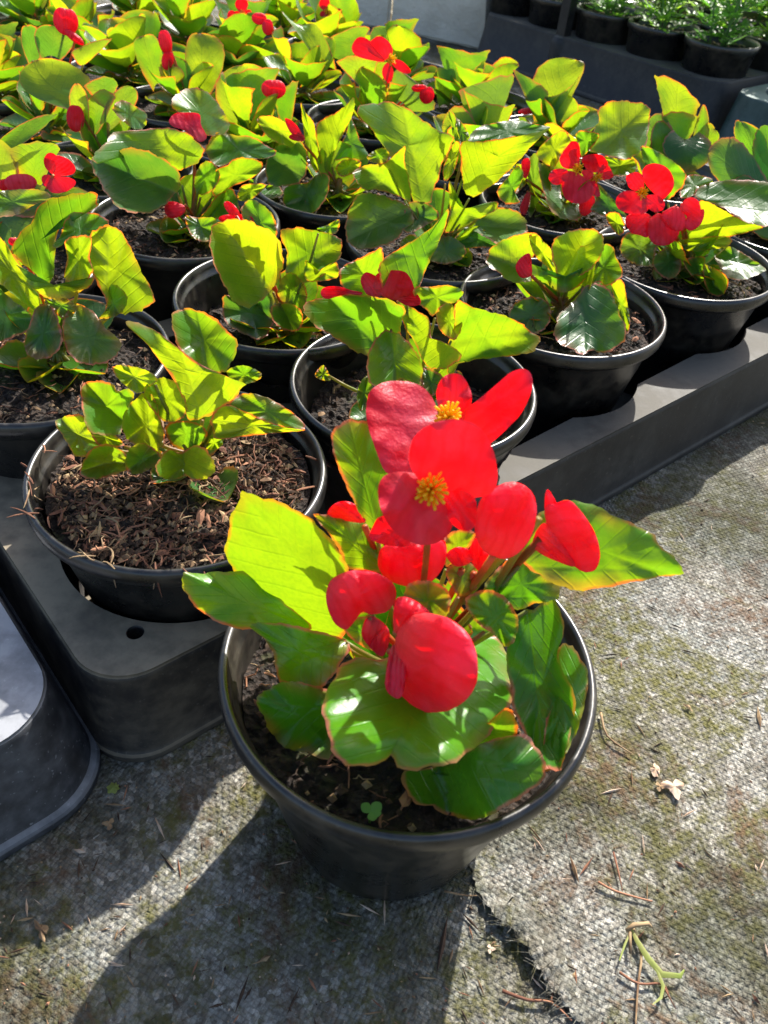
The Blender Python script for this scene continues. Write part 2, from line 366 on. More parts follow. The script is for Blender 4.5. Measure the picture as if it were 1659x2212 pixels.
# ------------------------------------------------------------------ pots, soil
def add_pot(root, c, rng, rz=1.0, fibres=60, soilz=.078, tilt=0, near=True):
    mb = MB(); pr = [(.0005, .001), (.038, .001), (.0395, .003), (.0515, .0640), (.0518, .0645), (.0545, .0800), (.0555, .0812), (.0588, .0822), (.0597, .0838), (.0600, .0860), (.0597, .0890), (.0588, .0903), (.0577, .0905), (.0569, .0897), (.0564, .0870), (.0556, .0845), (.0547, .0838), (.0543, .0825), (.0536, .0760), (.050, .060)]
    n = 96 if near else 48
    lathe(mb, (c[0], c[1], 0), [(r, z*rz) for r, z in pr], n, wob=.004)
    mb.build('pot', POTM, root)
    # soil
    sz = soilz*rz; mb = MB(); V = []; F = []; nr, na = (30, 110) if near else (10, 36); ph = [rng.uniform(0, 6) for _ in range(8)]
    V.append((c[0], c[1], sz+.002))
    for i in range(1, nr+1):
        r = .0532*i/nr
        for j in range(na):
            t = 2*math.pi*j/na; x = r*math.cos(t); y = r*math.sin(t)
            h = .0018*math.sin(x*150+ph[0])*math.sin(y*170+ph[1])+.0012*math.sin(x*420+ph[2]+y*200)*math.sin(y*390+ph[3]) + rng.gauss(0, .0006)
            V.append((c[0]+x, c[1]+y, sz+h+.002*(1-r/.053)))
    for j in range(na): F.append((0, 1+j, 1+(j+1) % na))
    for i in range(nr-1):
        for j in range(na): F.append((1+i*na+j, 1+i*na+(j+1) % na, 1+(i+1)*na+(j+1) % na, 1+(i+1)*na+j)[::-1])
    mb.add(V, F); mb.build('soil', SOIL, root, smooth=False)
    if fibres:
        mb = MB()
        for _ in range(fibres):
            r = .050*math.sqrt(rng.random()); t = rng.uniform(0, 6.283); p = np.array([c[0]+r*math.cos(t), c[1]+r*math.sin(t), sz+rng.uniform(.001, .004)])
            q = rng.uniform(0, 6.283); L = rng.uniform(.002, .012); d = np.array([math.cos(q)*L, math.sin(q)*L, rng.uniform(-.3, .35)*L])
            k = p+d*.5+np.array([rng.gauss(0, .0012), rng.gauss(0, .0012), rng.uniform(0, .002)]); e = p+d
            e[2] = max(e[2], sz)
            if np.hypot(*(e[:2]-c[:2])) > .053: continue
            rd = rng.uniform(.00009, .0004)*(1 if rng.random() < .93 else 2.2); cv = curve(p, k, e, 5); cv = [q_+np.array([rng.gauss(0, .0005), rng.gauss(0, .0005), 0]) for q_ in cv]; tube(mb, cv, [rd*.6, rd, rd*1.3, rd, rd*.3], 4, mi=rng.choice((0, 0, 0, 1, 1, 2)))
        for _ in range(int(fibres*.22)):      # bark chips
            r = .049*math.sqrt(rng.random()); t = rng.uniform(0, 6.283); p = np.array([c[0]+r*math.cos(t), c[1]+r*math.sin(t), sz+rng.uniform(.0015, .004)]); q = rng.uniform(0, 6.283); L = rng.uniform(.0012, .0040); W = L*rng.uniform(.25, .6)
            a = np.array([math.cos(q), math.sin(q), rng.uniform(-.4, .4)])*L; b = np.array([-math.sin(q), math.cos(q), rng.uniform(-.5, .5)])*W; V = []
            for k_ in range(6):
                th = k_*math.pi/3+rng.uniform(-.3, .3); V.append(p+(a*math.cos(th)+b*math.sin(th))*rng.uniform(.7, 1.2))
            V += [p+[0, 0, W*.5], p-[0, 0, W*.5]]
            mb.add(V, [(k_, (k_+1) % 6, 6) for k_ in range(6)]+[((k_+1) % 6, k_, 7) for k_ in range(6)], mi=rng.choice((0, 0, 1, 1, 2)))
        for _ in range(int(fibres*.9)):            # crumbs and grit
            r = .050*math.sqrt(rng.random()); t = rng.uniform(0, 6.283); s = rng.uniform(.0006, .0018)
            p = np.array([c[0]+r*math.cos(t), c[1]+r*math.sin(t), sz+.002+s*.5])
            V = [p+s*np.array(q)*rng.uniform(.7, 1.3) for q in ((1, 0, 0), (-1, 0, 0), (0, 1, 0), (0, -1, 0), (0, 0, .8), (0, 0, -.8))]
            mb.add(V, [(0, 2, 4), (2, 1, 4), (1, 3, 4), (3, 0, 4), (2, 0, 5), (1, 2, 5), (3, 1, 5), (0, 3, 5)], mi=rng.choice((1, 1, 2)))
        setp(mb.build('bark_fibres', [FIBRE, FIBRE_D, DRY], root, smooth=False), kind='stuff')

# ------------------------------------------------------------------ leaf and petal surfaces
def surf(mb, b, m, t, l, r, kind, rng, nu=18, ruff=.03, scal=.022, off=0.0):
    b, m, t, l, r = [np.array(x, float) for x in (b, m, t, l, r)]
    vs = np.array([-1, -.955, -.85, -.6, -.3, 0, .3, .6, .85, .955, 1]) if nu > 9 else np.array([-1, -.93, -.5, 0, .5, .93, 1])
    us = np.linspace(0, 1, nu); us = np.concatenate([us[:-1], [.97, .992]])if kind != 'f' else np.concatenate([us[:-1], [.965, 1.]])
    ax = t-b; La = np.linalg.norm(ax)
    if kind == 'f': SL, SR = l-t, r-t
    else: SL, SR = l-m, r-m
    Lw = (np.linalg.norm(SL)+np.linalg.norm(SR))/2
    nrm = np.cross(ax, SR-SL); nrm = nrm/(np.linalg.norm(nrm)+1e-9)
    p1, p2, p3 = [rng.uniform(0, 6.28) for _ in range(3)]; fq = rng.uniform(3.5, 6)
    V = []; A = []
    for u in us:
        C = b*(1-u)*(1-2*u)+m*4*u*(1-u)+t*u*(2*u-1)
        if kind == 'o': pu = max(0, math.sin(math.pi*(.09+.91*u)**1.02))**.56
        elif kind == 'p': pu = max(0, math.sin(math.pi*min(1, .03+.97*u)**1.15))**.6
        else: pu = (.10+.90*u**.75)
        for v in vs:
            sgn = 1 if v > 0 else -1
            w_ = ((v*v-v)/2)*SL+((v*v+v)/2)*SR
            av = abs(v); sc_ = 1.0
            if kind != 'p' and av > .9: sc_ = 1+scal*math.sin(u*34+sgn*p1)+scal*.8*math.sin(u*71+p2*sgn)
            P_ = C+w_*pu*sc_
            if kind == 'o': P_ = P_-ax*.20*v*v*(1-u)**3
            if kind == 'f':
                P_ = P_-ax*(.10*(v*v)*u*u)+ax*(.018*math.sin(v*9+p1)+.01*math.sin(v*21+p2))*u**3
            P_ = P_+nrm*(La*ruff*(math.sin(u*fq*2+p1*sgn)*v*v+.5*math.sin(v*5+p3)*u) - La*.035*(1-min(1, av*6))*(1-u))
            if off: P_ = P_+nrm*off*(1-v*v)*math.sin(math.pi*u)
            e = (1-av)*max(pu, .05)*Lw*1000
            if kind != 'f': e = min(e, (1-u)*La*700)
            else: e = min(e, (1-u)*La*1000*.9+.0) if True else e
            V.append(P_); A.append((u, v, e))
    nv = len(vs); F = [(i*nv+j, i*nv+j+1, (i+1)*nv+j+1, (i+1)*nv+j) for i in range(len(us)-1) for j in range(nv-1)]
    mb.add(V, F, A)

def lens(mb, c, ax_r, ax_u, nrm, thick, notch=.25, nang=0.0, rng=random, n=36, seam=True):
    """a closed two-petalled flower: two domed valves that meet at their rim"""
    c = np.array(c); rs = np.array([0, .2, .4, .6, .78, .9, .97, 1.0])
    for side in (1, -1):
        V = []; A = []
        for r in rs:
            for j in range(n):
                th = 2*math.pi*j/n; dd = (th-nang+math.pi) % (2*math.pi)-math.pi
                rad = r*(1-notch*math.exp(-(dd/.42)**2))*(1+.025*math.sin(2*th+1))
                x, y = rad*math.cos(th), rad*math.sin(th)
                h = thick*((1-r**2.2)**.75)*(1+.12*math.cos(th-nang)) - thick*.18*math.exp(-((x*math.sin(nang)-y*math.cos(nang))/.09)**2)*(1-r)
                V.append(c+ax_r*x+ax_u*y+nrm*(h*side+.0002*side)); A.append((.5+.5*r, math.sin(th-nang)*r, 9))
        F = [(i*n+j, i*n+(j+1) % n, (i+1)*n+(j+1) % n, (i+1)*n+j) for i in range(len(rs)-1) for j in range(n)]
        mb.add(V, F, A)

def stamens(c, nrm, s, rng, parent, cnt=26):
    mb = MB(); c = np.array(c); nrm = np.array(nrm)/np.linalg.norm(nrm); a = np.cross(nrm, (0, 0, 1)); a /= np.linalg.norm(a)+1e-9; b = np.cross(nrm, a)
    for k in range(cnt):
        t = k*2.399; q = math.sqrt((k+.5)/cnt)*1.15; d = nrm*math.cos(q)+(a*math.cos(t)+b*math.sin(t))*math.sin(q); L = s*rng.uniform(.75, 1.15)
        e = c+d*L; r = s*.062
        tube(mb, [c, c+d*L*.45, c+d*L*.62, c+d*L*.82, e, e+d*r*.6], [r*.55, r*.7, r*1.25, r*1.45, r*1.3, r*.4], 6)
    return mb.build('stamens', STAMEN, parent)

class Plant:
    def __init__(s, name, c, label, cat, group, seed, near=True, rz=1.0, fibres=60, soilz=.078, stem_at=(0, 0)):
        s.c = np.array(c); s.rng = random.Random(seed); s.root = empty(name, (c[0], c[1], 0), label, cat, group); s.near = near
        add_pot(s.root, s.c, s.rng, rz, fibres, soilz, near=near); s.sz = soilz*rz; s.stem = MB(); s.crown = np.array([c[0]+stem_at[0], c[1]+stem_at[1], s.sz])
        tube(s.stem, [s.crown-[0, 0, .004], s.crown+[0, .001, .008], s.crown+[.001, .001, .016]], [.0042, .0036, .002], 8)
        s.nu = 24 if near else 10; s.lm = (LEAF, LEAF_OLD)
    def at(s, px, py, dy): return on_y(px, py, s.c[1]+dy*.01, s.sz+.004)
    def petiole(s, b, mb=None, rad=.0009, frm=None):
        a = s.crown+np.array([0, 0, .010]) if frm is None else frm
        k = (a+b)/2+np.array([0, 0, -.15*np.linalg.norm(b-a)]); tube(mb or s.stem, curve(a, k, b, 6), [rad*1.25, rad*1.1, rad, rad, rad*.9, rad*.7], 6)
    def leaf3(s, b, m, t, l, r, kind='o', old=False, ruff=.02, name='leaf', pet=True, label=None):
        mb = MB(); surf(mb, b, m, t, l, r, kind, s.rng, s.nu, ruff); o = mb.build(name, s.lm[1] if old else s.lm[0], s.root, attr=True)
        if pet: s.petiole(np.array(b))
        if label: o['label'] = label
        return o
    def leaf(s, b, t, l, r, dy, kind='o', m=None, old=False, ruff=.02, label=None):
        """b, t, l, r, m: frame positions; dy: depths in cm from the pot axis for b, m, t, l, r"""
        if m is None:
            if kind == 'f': m = ((b[0]+t[0])/2, (b[1]+t[1])/2)
            else: m = (.5*(l[0]+r[0])*.6+.4*(b[0]+t[0])/2, .5*(l[1]+r[1])*.6+.4*(b[1]+t[1])/2)
        return s.leaf3(*[s.at(*p, d) for p, d in zip((b, m, t, l, r), dy)], kind=kind, old=old, ruff=ruff, label=label)
    def flower(s, petals, st=None, base=None, ssz=.0045, sub=True):
        """petals: list of (b, t, l, r, (dyb, dym, dyt, dyl, dyr)) ; st: (px,py,dy) ; base: (px, py, dy) top of the stalk"""
        if base is None: base = st
        B = s.at(*base); mb = MB(); a = s.crown+np.array([0, 0, .012]); k = (a+B)/2+np.array([.004, .006, -.004])
        tube(mb, curve(a, k, B, 9), .0009, 6); 
        fl = mb.build('flower', PEDICEL, s.root)
        if not sub: pm = MB()
        for (b, t, l, r, dy) in petals:
            q = MB() if sub else pm; m = ((l[0]+r[0])/2, (l[1]+r[1])/2)
            pts = [s.at(*p, d) for p, d in zip((b, m, t, l, r), dy)]
            surf(q, *pts, 'p', s.rng, s.nu, .012, 0)
            if sub: q.build('petal', PETAL, fl, attr=True)
        if not sub and petals: pm.build('petals', PETAL, fl, attr=True)
        if st is not None: stamens(s.at(*st), (CAM-s.at(*st))*np.array([1, 1, 1]), ssz, s.rng, fl)
        return fl
    def bud(s, c, rx, ry, dy, rot=0, notch=.25, nang=1.57, th=.3, tilt=(0, 0), base=None):
        """a closed flower: centre (px,py), half-sizes in frame units"""
        C_ = s.at(*c, dy); dep = (C_-CAM)@CF; k = dep/F_PX
        n_ = (CAM-C_)/np.linalg.norm(CAM-C_); r_ = np.cross(CU, n_); r_ /= np.linalg.norm(r_); u_ = np.cross(n_, r_)
        n2 = n_+r_*tilt[0]+u_*tilt[1]; n2 /= np.linalg.norm(n2); 
        ar = (r_*math.cos(rot)+u_*math.sin(rot))*rx*k; au = (-r_*math.sin(rot)+u_*math.cos(rot))*ry*k
        ar = ar-n2*(ar@n2)*.8; au = au-n2*(au@n2)*.8
        B = C_+ar*math.cos(nang)*.8+au*math.sin(nang)*.8-n2*.001
        mb = MB(); a = s.crown+np.array([0, 0, .012]); kk = (a+B)/2+np.array([.003, .004, -.004]); tube(mb, curve(a, kk, B, 9), .0009, 6)
        fl = mb.build('closed_flower', PEDICEL, s.root); q = MB(); lens(q, C_, ar, au, n2, th*rx*k, notch, nang); q.build('petals', PETAL, fl, attr=True)
        return fl
    def dfun(s, base, tip, dy, W):
        b = np.array(base, float); t = np.array(tip, float); ax = t-b; La = np.linalg.norm(ax); ax /= La; pr = np.array([-ax[1], ax[0]])
        if callable(dy): return lambda q: dy(q, b, t, ax, pr, La, W)
        db, dm, dt, dl, dr = dy
        def f(q):
            d = np.array(q)-b; u = min(1.15, max(-.35, d@ax/La)); v = max(-1.2, min(1.2, (d@pr)/W))
            return db*(1-u)*(1-2*u)+dm*4*u*(1-u)+dt*u*(2*u-1)+((v*v-v)/2)*(dl-dm)+((v*v+v)/2)*(dr-dm), u, v
        return f
    def sheet(s, pts, base, tip, dy, ruffle=.0, scal=.012, bulge=0.0, N_=84, smooth=True, center=None):
        """surface bounded by a smooth closed curve through pts; dy = depth (cm) at base, middle, tip, left (looking from base to tip), right"""
        P_ = np.array(pts, float); n = len(P_); B = []
        per = [np.linalg.norm(P_[(i+1) % n]-P_[i]) for i in range(n)]; tot = sum(per)
        for i in range(n):
            a, b, c, d = P_[i-1], P_[i], P_[(i+1) % n], P_[(i+2) % n]; k = max(2, int(round(N_*per[i]/tot)))
            for q in range(k):
                t = q/k; B.append(.5*((2*b)+(c-a)*t+(2*a-5*b+4*c-d)*t*t+(3*b-a-3*c+d)*t**3))
        B = np.array(B); cen = B.mean(axis=0) if center is None else np.array(center, float); bb = np.array(base, float); ax = np.array(tip, float)-bb; ax /= np.linalg.norm(ax); pr = np.array([-ax[1], ax[0]])
        W = max(abs((B-bb)@pr)); f = s.dfun(base, tip, dy, W); ph = s.rng.uniform(0, 6); sz = np.abs(B-cen).max(); nb = len(B); curl = 0 if bulge else s.rng.choice((-.16, .25, .3)); sz = sz*(s.at(*cen, 0)-CAM)@CF/F_PX*1000 if False else float(sz*((s.at(cen[0], cen[1], 0)-CAM)@CF)/F_PX*1000)
        rg = s.rng; jit = [1+1.5*scal*(.9*math.sin(i*2*math.pi*13/nb+ph)+.7*math.sin(i*2*math.pi*29/nb+ph*2)+rg.gauss(0, .25)) for i in range(nb)]
        V = []; A = []; rings = (0, .2, .4, .58, .72, .84, .92, .965, 1.0)
        for r in rings:
            for i in range(nb):
                q = cen+(B[i]-cen)*r*(1+(jit[i]-1)*r**8); d, u, v = f(q)
                d += ruffle*r**2.5*(math.sin(i*2*math.pi*5/nb+ph)+.6*math.sin(i*2*math.pi*9/nb+ph*3)) + ruffle*.35*math.sin(q[0]*.055+ph)*math.sin(q[1]*.06)
                if bulge: d += .07*math.exp(-((v-.30*math.sin(2.4*u)-.05)/.06)**2)*(1-r**4)*(1 if bulge > 0 else -1)
                d += curl*sz*.012*r**9
                d -= bulge*((1-r**2.3)**.7) if bulge > 0 else bulge*((1-r**2.3)**.7)
                V.append(s.at(q[0], q[1], d)); e = (1-r)*np.linalg.norm(B[i]-cen)
                A.append((u, v, e))
        dep = abs((V[0]-CAM)@CF)/F_PX*1000; A = [(a_, b_, e*dep) for a_, b_, e in A]
        F = [(k*nb+i, k*nb+(i+1) % nb, (k+1)*nb+(i+1) % nb, (k+1)*nb+i) for k in range(len(rings)-1) for i in range(nb)]
        return V, F, A
    def oleaf(s, pts, base, tip, dy, old=False, ruffle=.12, label=None, pet=True, scal=.012, center=None):
        q = MB(); q.add(*s.sheet(pts, base, tip, dy, ruffle, scal, center=center)); o = q.build('leaf', s.lm[1] if old else s.lm[0], s.root, attr=True)
        if pet: s.petiole(s.at(*base, dy[0]))
        if label: o['label'] = label
        return o
    def Z(s, pts, base, tip, o=0., k=.3, cup=.3, old=False, ruffle=.17, label=None, scal=.014, pod=0, parent=None, pet=True, center=None):
        """leaf outline with depth offset o (cm), lean k (0 upright, about 2 level) and cupping"""
        sc_ = (s.at(*base, o)-CAM)@CF/F_PX*100
        def f(q, b, t, ax, pr, La, W):
            q = np.array(q); d = q-b; u = min(1.15, max(-.35, d@ax/La)); v = max(-1.2, min(1.2, (d@pr)/W))
            return o+k*(b[1]-q[1])*sc_-2.5*cup*W*sc_*v*v-.16*La*sc_*4*(u-.5)**2*(.6 if u > .5 else .2)+.12*cup*W*sc_*max(0, 1-abs(v)*5), u, v
        s._o = o
        if pod: return s.pod(pts, base, tip, f, pod, parent)
        q = MB(); q.add(*s.sheet(pts, base, tip, f, ruffle, scal, center=center)); ob = q.build('leaf', s.lm[1] if old else s.lm[0], s.root, attr=True)
        if pet: s.petiole(s.at(*base, o))
        if label: ob['label'] = label
        return ob
    def zflower(s, petals, st, ssz=.0045, o=-.4, k=.3):
        B = s.at(*st, o); fl = s.stalk(B).build('flower', PEDICEL, s.root); sc_ = (B-CAM)@CF/F_PX*100
        for pts in petals:
            cx = sum(a for a, b in pts)/len(pts); cy = sum(b for a, b in pts)/len(pts); tip = (2*cx-st[0], 2*cy-st[1])
            def f(q, b, t, ax, pr, La, W):
                q = np.array(q); d = q-b; u = d@ax/La; v = (d@pr)/W
                return o+.1+k*(b[1]-q[1])*sc_-.25*sc_*La*u*u-.10*W*sc_*v*v, u, v
            q = MB(); q.add(*s.sheet(pts, st, tip, f, .04, .002)); q.build('petal', PETAL, fl, attr=True)
        stamens(B, (CAM-B), ssz, s.rng, fl, 22); return fl
    def stalk(s, B):
        mb = MB(); a = s.crown+np.array([0, 0, .012]); B = np.array(B); k = (a+B)/2+np.array([.003, .005, -.004]); tube(mb, curve(a, k, B, 9), .0010, 6); return mb
    def oflower(s, petals, st, ssz=.005, face=None):
        B = s.at(*st); fl = s.stalk(B).build('flower', PEDICEL, s.root)
        for pts, base, tip, dy in petals:
            q = MB(); q.add(*s.sheet(pts, base, tip, dy, .05, .002)); q.build('petal', PETAL, fl, attr=True)
        stamens(B, (CAM-B) if face is None else face, ssz, s.rng, fl, 30); return fl
    def pod(s, pts, base, tip, dy, th=.35, parent=None, scal=.002):
        fl = s.stalk(s.at(*base, dy[0] if not callable(dy) else s._o)).build('closed_flower', PEDICEL, s.root) if parent is None else parent
        q = MB(); q.add(*s.sheet(pts, base, tip, dy, .02, scal, bulge=th)); st_ = s.rng.getstate()
        q.add(*s.sheet(pts, base, tip, dy, .02, scal, bulge=-th)); q.build('petals', PETAL, fl, attr=True); return fl
    def done(s, fill=0):
        if fill: s.filler(fill)
        s.stem.build('stem', STEM, s.root); return s.root
    # -------- free-form leaf in plant space
    def wild(s, az, out, z0, el, L, W, cup=.35, kind='o', old=False, roll=0):
        """leaf leaving the crown towards azimuth az; base `out` from the axis at height z0 above the soil; el = blade elevation"""
        d = np.array([math.cos(az), math.sin(az), 0]); sd_ = np.array([-math.sin(az), math.cos(az), 0]); up = np.array([0, 0, 1.])
        sd_ = sd_*math.cos(roll)+up*math.sin(roll)
        b = s.crown+d*out+up*z0; ax = d*math.cos(el)+up*math.sin(el); nm = -d*math.sin(el)+up*math.cos(el)
        m = b+ax*L*.5-nm*L*.05; t = b+ax*L+nm*L*(.02 if kind == 'f' else -.04)
        q = t if kind == 'f' else m
        l = q+sd_*W+nm*cup*W; r = q-sd_*W+nm*cup*W
        if kind == 'f': l = l-ax*L*.12*s.rng.random(); r = r+ax*L*.1*s.rng.random()
        return s.leaf3(b, m, t, l, r, kind, old, .03)
    def filler(s, n=6, size=1.0):
        rg = s.rng; a0 = rg.uniform(0, 6.28)
        for k in range(n):
            az = a0+k*2.4; q = (k+.5)/n; fr = math.sin(az) < -.15; L_ = rg.uniform(.020, .030)*size*(.7 if fr else 1); s.wild(az, .003+.010*(1-q), (.002+.014*q)*(.3 if fr else 1), R((12 if fr else 20+50*q)+rg.uniform(-8, 8)), L_, L_*rg.uniform(.5, .62), rg.uniform(.4, .8), 'o', old=q < .25)
    def wildset(s, n=8, h=1.0, spread=1.0, avoid=None, zmax=1.0):
        rg = s.rng; a0 = rg.uniform(0, 6.28)
        n = int(n*1.5)
        for k in range(n):
            q = k/max(1, n-1); az = a0+k*2.4+rg.uniform(-.3, .3)
            el = R(5+62*q+rg.uniform(-14, 14)); L = rg.uniform(.026, .044)*h*(1.15-.25*abs(q-.55)*2); W = L*rg.uniform(.5, .66)
            s.wild(az, .006+.014*(1-q)*spread*rg.uniform(.7, 1.2), .004+.022*q*h, el, L, W, rg.uniform(.25, .75), 'f' if (q > .45 and rg.random() < .45) else 'o', old=q < .3)
    def wildflower(s, az, out, z, size, n=4, face=None):
        c = s.crown+np.array([math.cos(az)*out, math.sin(az)*out, z]); rg = s.rng
        mb = MB(); a = s.crown+np.array([0, 0, .012]); tube(mb, curve(a, (a+c)/2+[0, 0, .004], c, 7), .0009, 5); fl = mb.build('flower', PEDICEL, s.root)
        f = np.array(face if face is not None else (rg.uniform(-.5, .5), -1, rg.uniform(.2, .8))); f = f/np.linalg.norm(f); a_ = np.cross(f, (0, 0, 1.)); a_ /= np.linalg.norm(a_); b_ = np.cross(a_, f)
        pm = MB(); t0 = rg.uniform(0, 3)
        for k in range(n):
            th = t0+k*2*math.pi/n; d = a_*math.cos(th)+b_*math.sin(th); e = -a_*math.sin(th)+b_*math.cos(th); S = size*(1.15 if k % 2 else .8); W = S*(.52 if k % 2 else .33)
            b0 = c+d*.0005; surf(pm, b0, b0+d*S*.5+f*S*.08, b0+d*S+f*S*.25, b0+d*S*.55+e*W+f*S*.2, b0+d*S*.55-e*W+f*S*.2, 'p', rg, s.nu, .02, 0)
        pm.build('petals', PETAL, fl, attr=True); stamens(c+f*.001, f, size*.32, rg, fl, 14)
        return fl
    def wildbud(s, az, out, z, size):
        c = s.crown+np.array([math.cos(az)*out, math.sin(az)*out, z]); rg = s.rng
        mb = MB(); a = s.crown+np.array([0, 0, .012]); tube(mb, curve(a, (a+c)/2+[0, 0, .004], c, 7), .0009, 5); fl = mb.build('closed_flower', PEDICEL, s.root)
        f = np.array((rg.uniform(-.9, .9), -1, rg.uniform(0, .6))); f /= np.linalg.norm(f); a_ = np.cross(f, (0, 0, 1.)); a_ /= np.linalg.norm(a_); b_ = np.cross(a_, f)
        q = MB(); lens(q, c, a_*size, b_*size*1.1, f, size*.35, .2, rg.uniform(0, 6)); q.build('petals', PETAL, fl, attr=True)
# ------------------------------------------------------------------ the begonia in front of the tray
G_B = 'begonias standing in the tray'
P = Plant('potted_begonia', (0.0129, 0.1514), 'largest red begonia, alone on the woven ground in front of the tray', 'potted plant', None, 11, rz=1.066, fibres=170, soilz=.074)
P.lm = (LEAF_FRESH, LEAF_FRESH_LOW)
def K(*q):                                                       # outline points measured on an enlarged detail
    return [(387.1+.6784*q[i], 756+.6784*q[i+1]) for i in range(0, len(q), 2)]
def k1(x, y): return (387.1+.6784*x, 756+.6784*y)
L = P.oleaf
L(K(205,455,300,478,400,525,480,600,525,665,545,740,560,830,525,900,500,928,455,945,410,930,345,918,300,860,255,800,190,745,165,690,148,640,158,560,175,510,193,468), k1(540,870), k1(205,455), (-.2,.1,.9,.9,-.5), ruffle=.08, label='large upright lime green leaf with a red edge')
L(K(8,715,60,712,140,706,250,715,330,800,420,880,330,905,240,892,180,886,130,870,80,840,30,790), k1(450,905), k1(8,715), (-.1,.2,.4,-.4,.9), ruffle=.08)
L(K(225,875,270,920,300,970,320,1055,400,1078,460,1070,520,990,540,930,420,890,320,870), k1(530,930), k1(310,1040), (-.2,-.9,-1.2,-1.6,-.2), old=True, ruffle=.08)
L(K(245,1115,290,1075,350,1055,430,1068,500,1100,520,1200,490,1300,450,1300,400,1280,340,1268,290,1215,268,1165), k1(520,1150), k1(245,1115), (-1.6,-2.3,-2.3,-3.1,-1.6), old=False, ruffle=.12)
L(K(460,1135,480,1060,520,1000,590,978,650,985,740,930,800,850,840,760,872,738,900,810,950,860,1000,890,1030,940,1045,1000,1055,1080,1050,1150,1000,1205,950,1260,880,1310,800,1330,740,1338,695,1325,672,1292,655,1308,600,1322,530,1325,490,1270,465,1200), k1(760,985), k1(690,1320), (-1.4,-3.8,-5.5,-3.6,-3.9), ruffle=.15, label='broad round front leaf below the big flower', center=k1(770,1120))
L(K(1050,1140,1078,1215,1030,1250,960,1282,900,1300,940,1230,990,1180), k1(960,1220), k1(1075,1210), (-3.0,-3.2,-3.2,-3.6,-2.8), ruffle=.05)
L(K(910,800,960,765,1010,770,1050,800,1080,860,1070,920,1040,945,1000,905,950,870), k1(970,900), k1(1060,820), (-1.2,-.8,-.5,-.5,-1.0), ruffle=.1)
L(K(850,700,905,670,950,700,955,750,900,785,865,750), k1(890,790), k1(910,670), (-.4,-.2,.1,0,0), ruffle=.05)
L(K(715,790,735,742,800,736,850,760,865,800,850,850,820,870,780,850,740,830), k1(790,870), k1(790,738), (-1.8,-1.5,-1.3,-1.8,-1.7), ruffle=.12)
L(K(845,600,880,575,940,580,930,620,890,660,850,690,835,640), k1(850,700), k1(930,575), (.2,.4,.6,.4,.4), ruffle=.05)
L(K(1080,850,1140,815,1200,800,1218,850,1225,900,1208,960,1225,1030,1262,1110,1240,1250,1215,1330,1180,1338,1130,1322,1110,1240,1065,1150,1055,1060,1040,980,1055,900), k1(1110,830), k1(1165,1335), (.0,-1.6,-3.8,-1.9,-1.9), old=True, ruffle=.10)
L(K(1205,960,1240,935,1290,1000,1302,1060,1278,1180,1240,1270,1190,1335,1160,1330,1165,1200,1185,1080), k1(1210,950), k1(1180,1335), (-.4,-2.2,-3.7,-2.3,-1.4), old=True, ruffle=.08)
L(K(715,1340,780,1335,900,1280,1000,1240,1110,1230,1170,1338,1140,1385,1080,1430,1030,1460,970,1490,930,1495,850,1480,805,1452,770,1450,730,1420,712,1380), k1(860,1290), k1(1165,1345), (-3.0,-4.2,-4.0,-3.0,-5.2), old=True, ruffle=.12)
L(K(1230,480,1330,498,1400,535,1460,560,1510,590,1530,620,1570,655,1610,703,1590,715,1520,725,1440,740,1350,758,1260,765,1200,745,1120,700,1085,640,1130,540), k1(1080,690), k1(1608,703), (.2,.7,1.1,1.5,.1), ruffle=.10)
L(K(970,760,1020,690,1080,650,1120,690,1200,740,1212,775,1190,802,1130,808,1080,828,1030,800), k1(970,790), k1(1205,785), (-.1,.1,.3,.5,-.5), ruffle=.1)
L(K(485,270,510,235,560,222,610,240,640,330,690,400,665,480,650,520,630,570,590,545,560,490,530,430,505,370,490,320), k1(625,560), k1(540,225), (1.0,1.3,1.7,.8,1.9), ruffle=.08)
L(K(430,525,500,530,560,540,610,560,650,620,660,700,580,705,530,690,515,650,480,590), k1(650,700), k1(440,525), (.5,.9,1.2,.6,1.3), ruffle=.08)
L(K(520,870,600,850,660,900,640,960,560,930), k1(660,930), k1(525,880), (-.8,-.7,-.7,-.8,-.6), ruffle=.05)
# upper open flower
P.oflower([(K(595,190,606,135,645,105,705,98,765,112,805,150,822,200,815,245,790,330,730,400,660,390,625,315,602,245), k1(830,225), k1(605,190), (2.1,2.1,2.0,.6,3.8)),
           (K(640,330,700,322,790,330,830,380,800,430,740,420,690,392,655,360), k1(830,260), k1(660,360), (2.0,1.4,1.1,1.3,1.5)),
           (K(820,160,825,110,850,80,890,76,915,100,932,150,918,200,880,235,845,225), k1(865,230), k1(872,76), (2.1,2.3,2.6,2.4,2.4)),
           (K(880,240,905,195,950,160,1000,118,1055,72,1098,60,1124,85,1119,140,1090,200,1050,245,1000,290,950,320,900,290), k1(880,240), k1(1115,75), (2.1,2.1,2.3,2.3,1.8))], (*k1(858,215), 1.9), ssz=.0047, face=(-.15, -.8, .6))
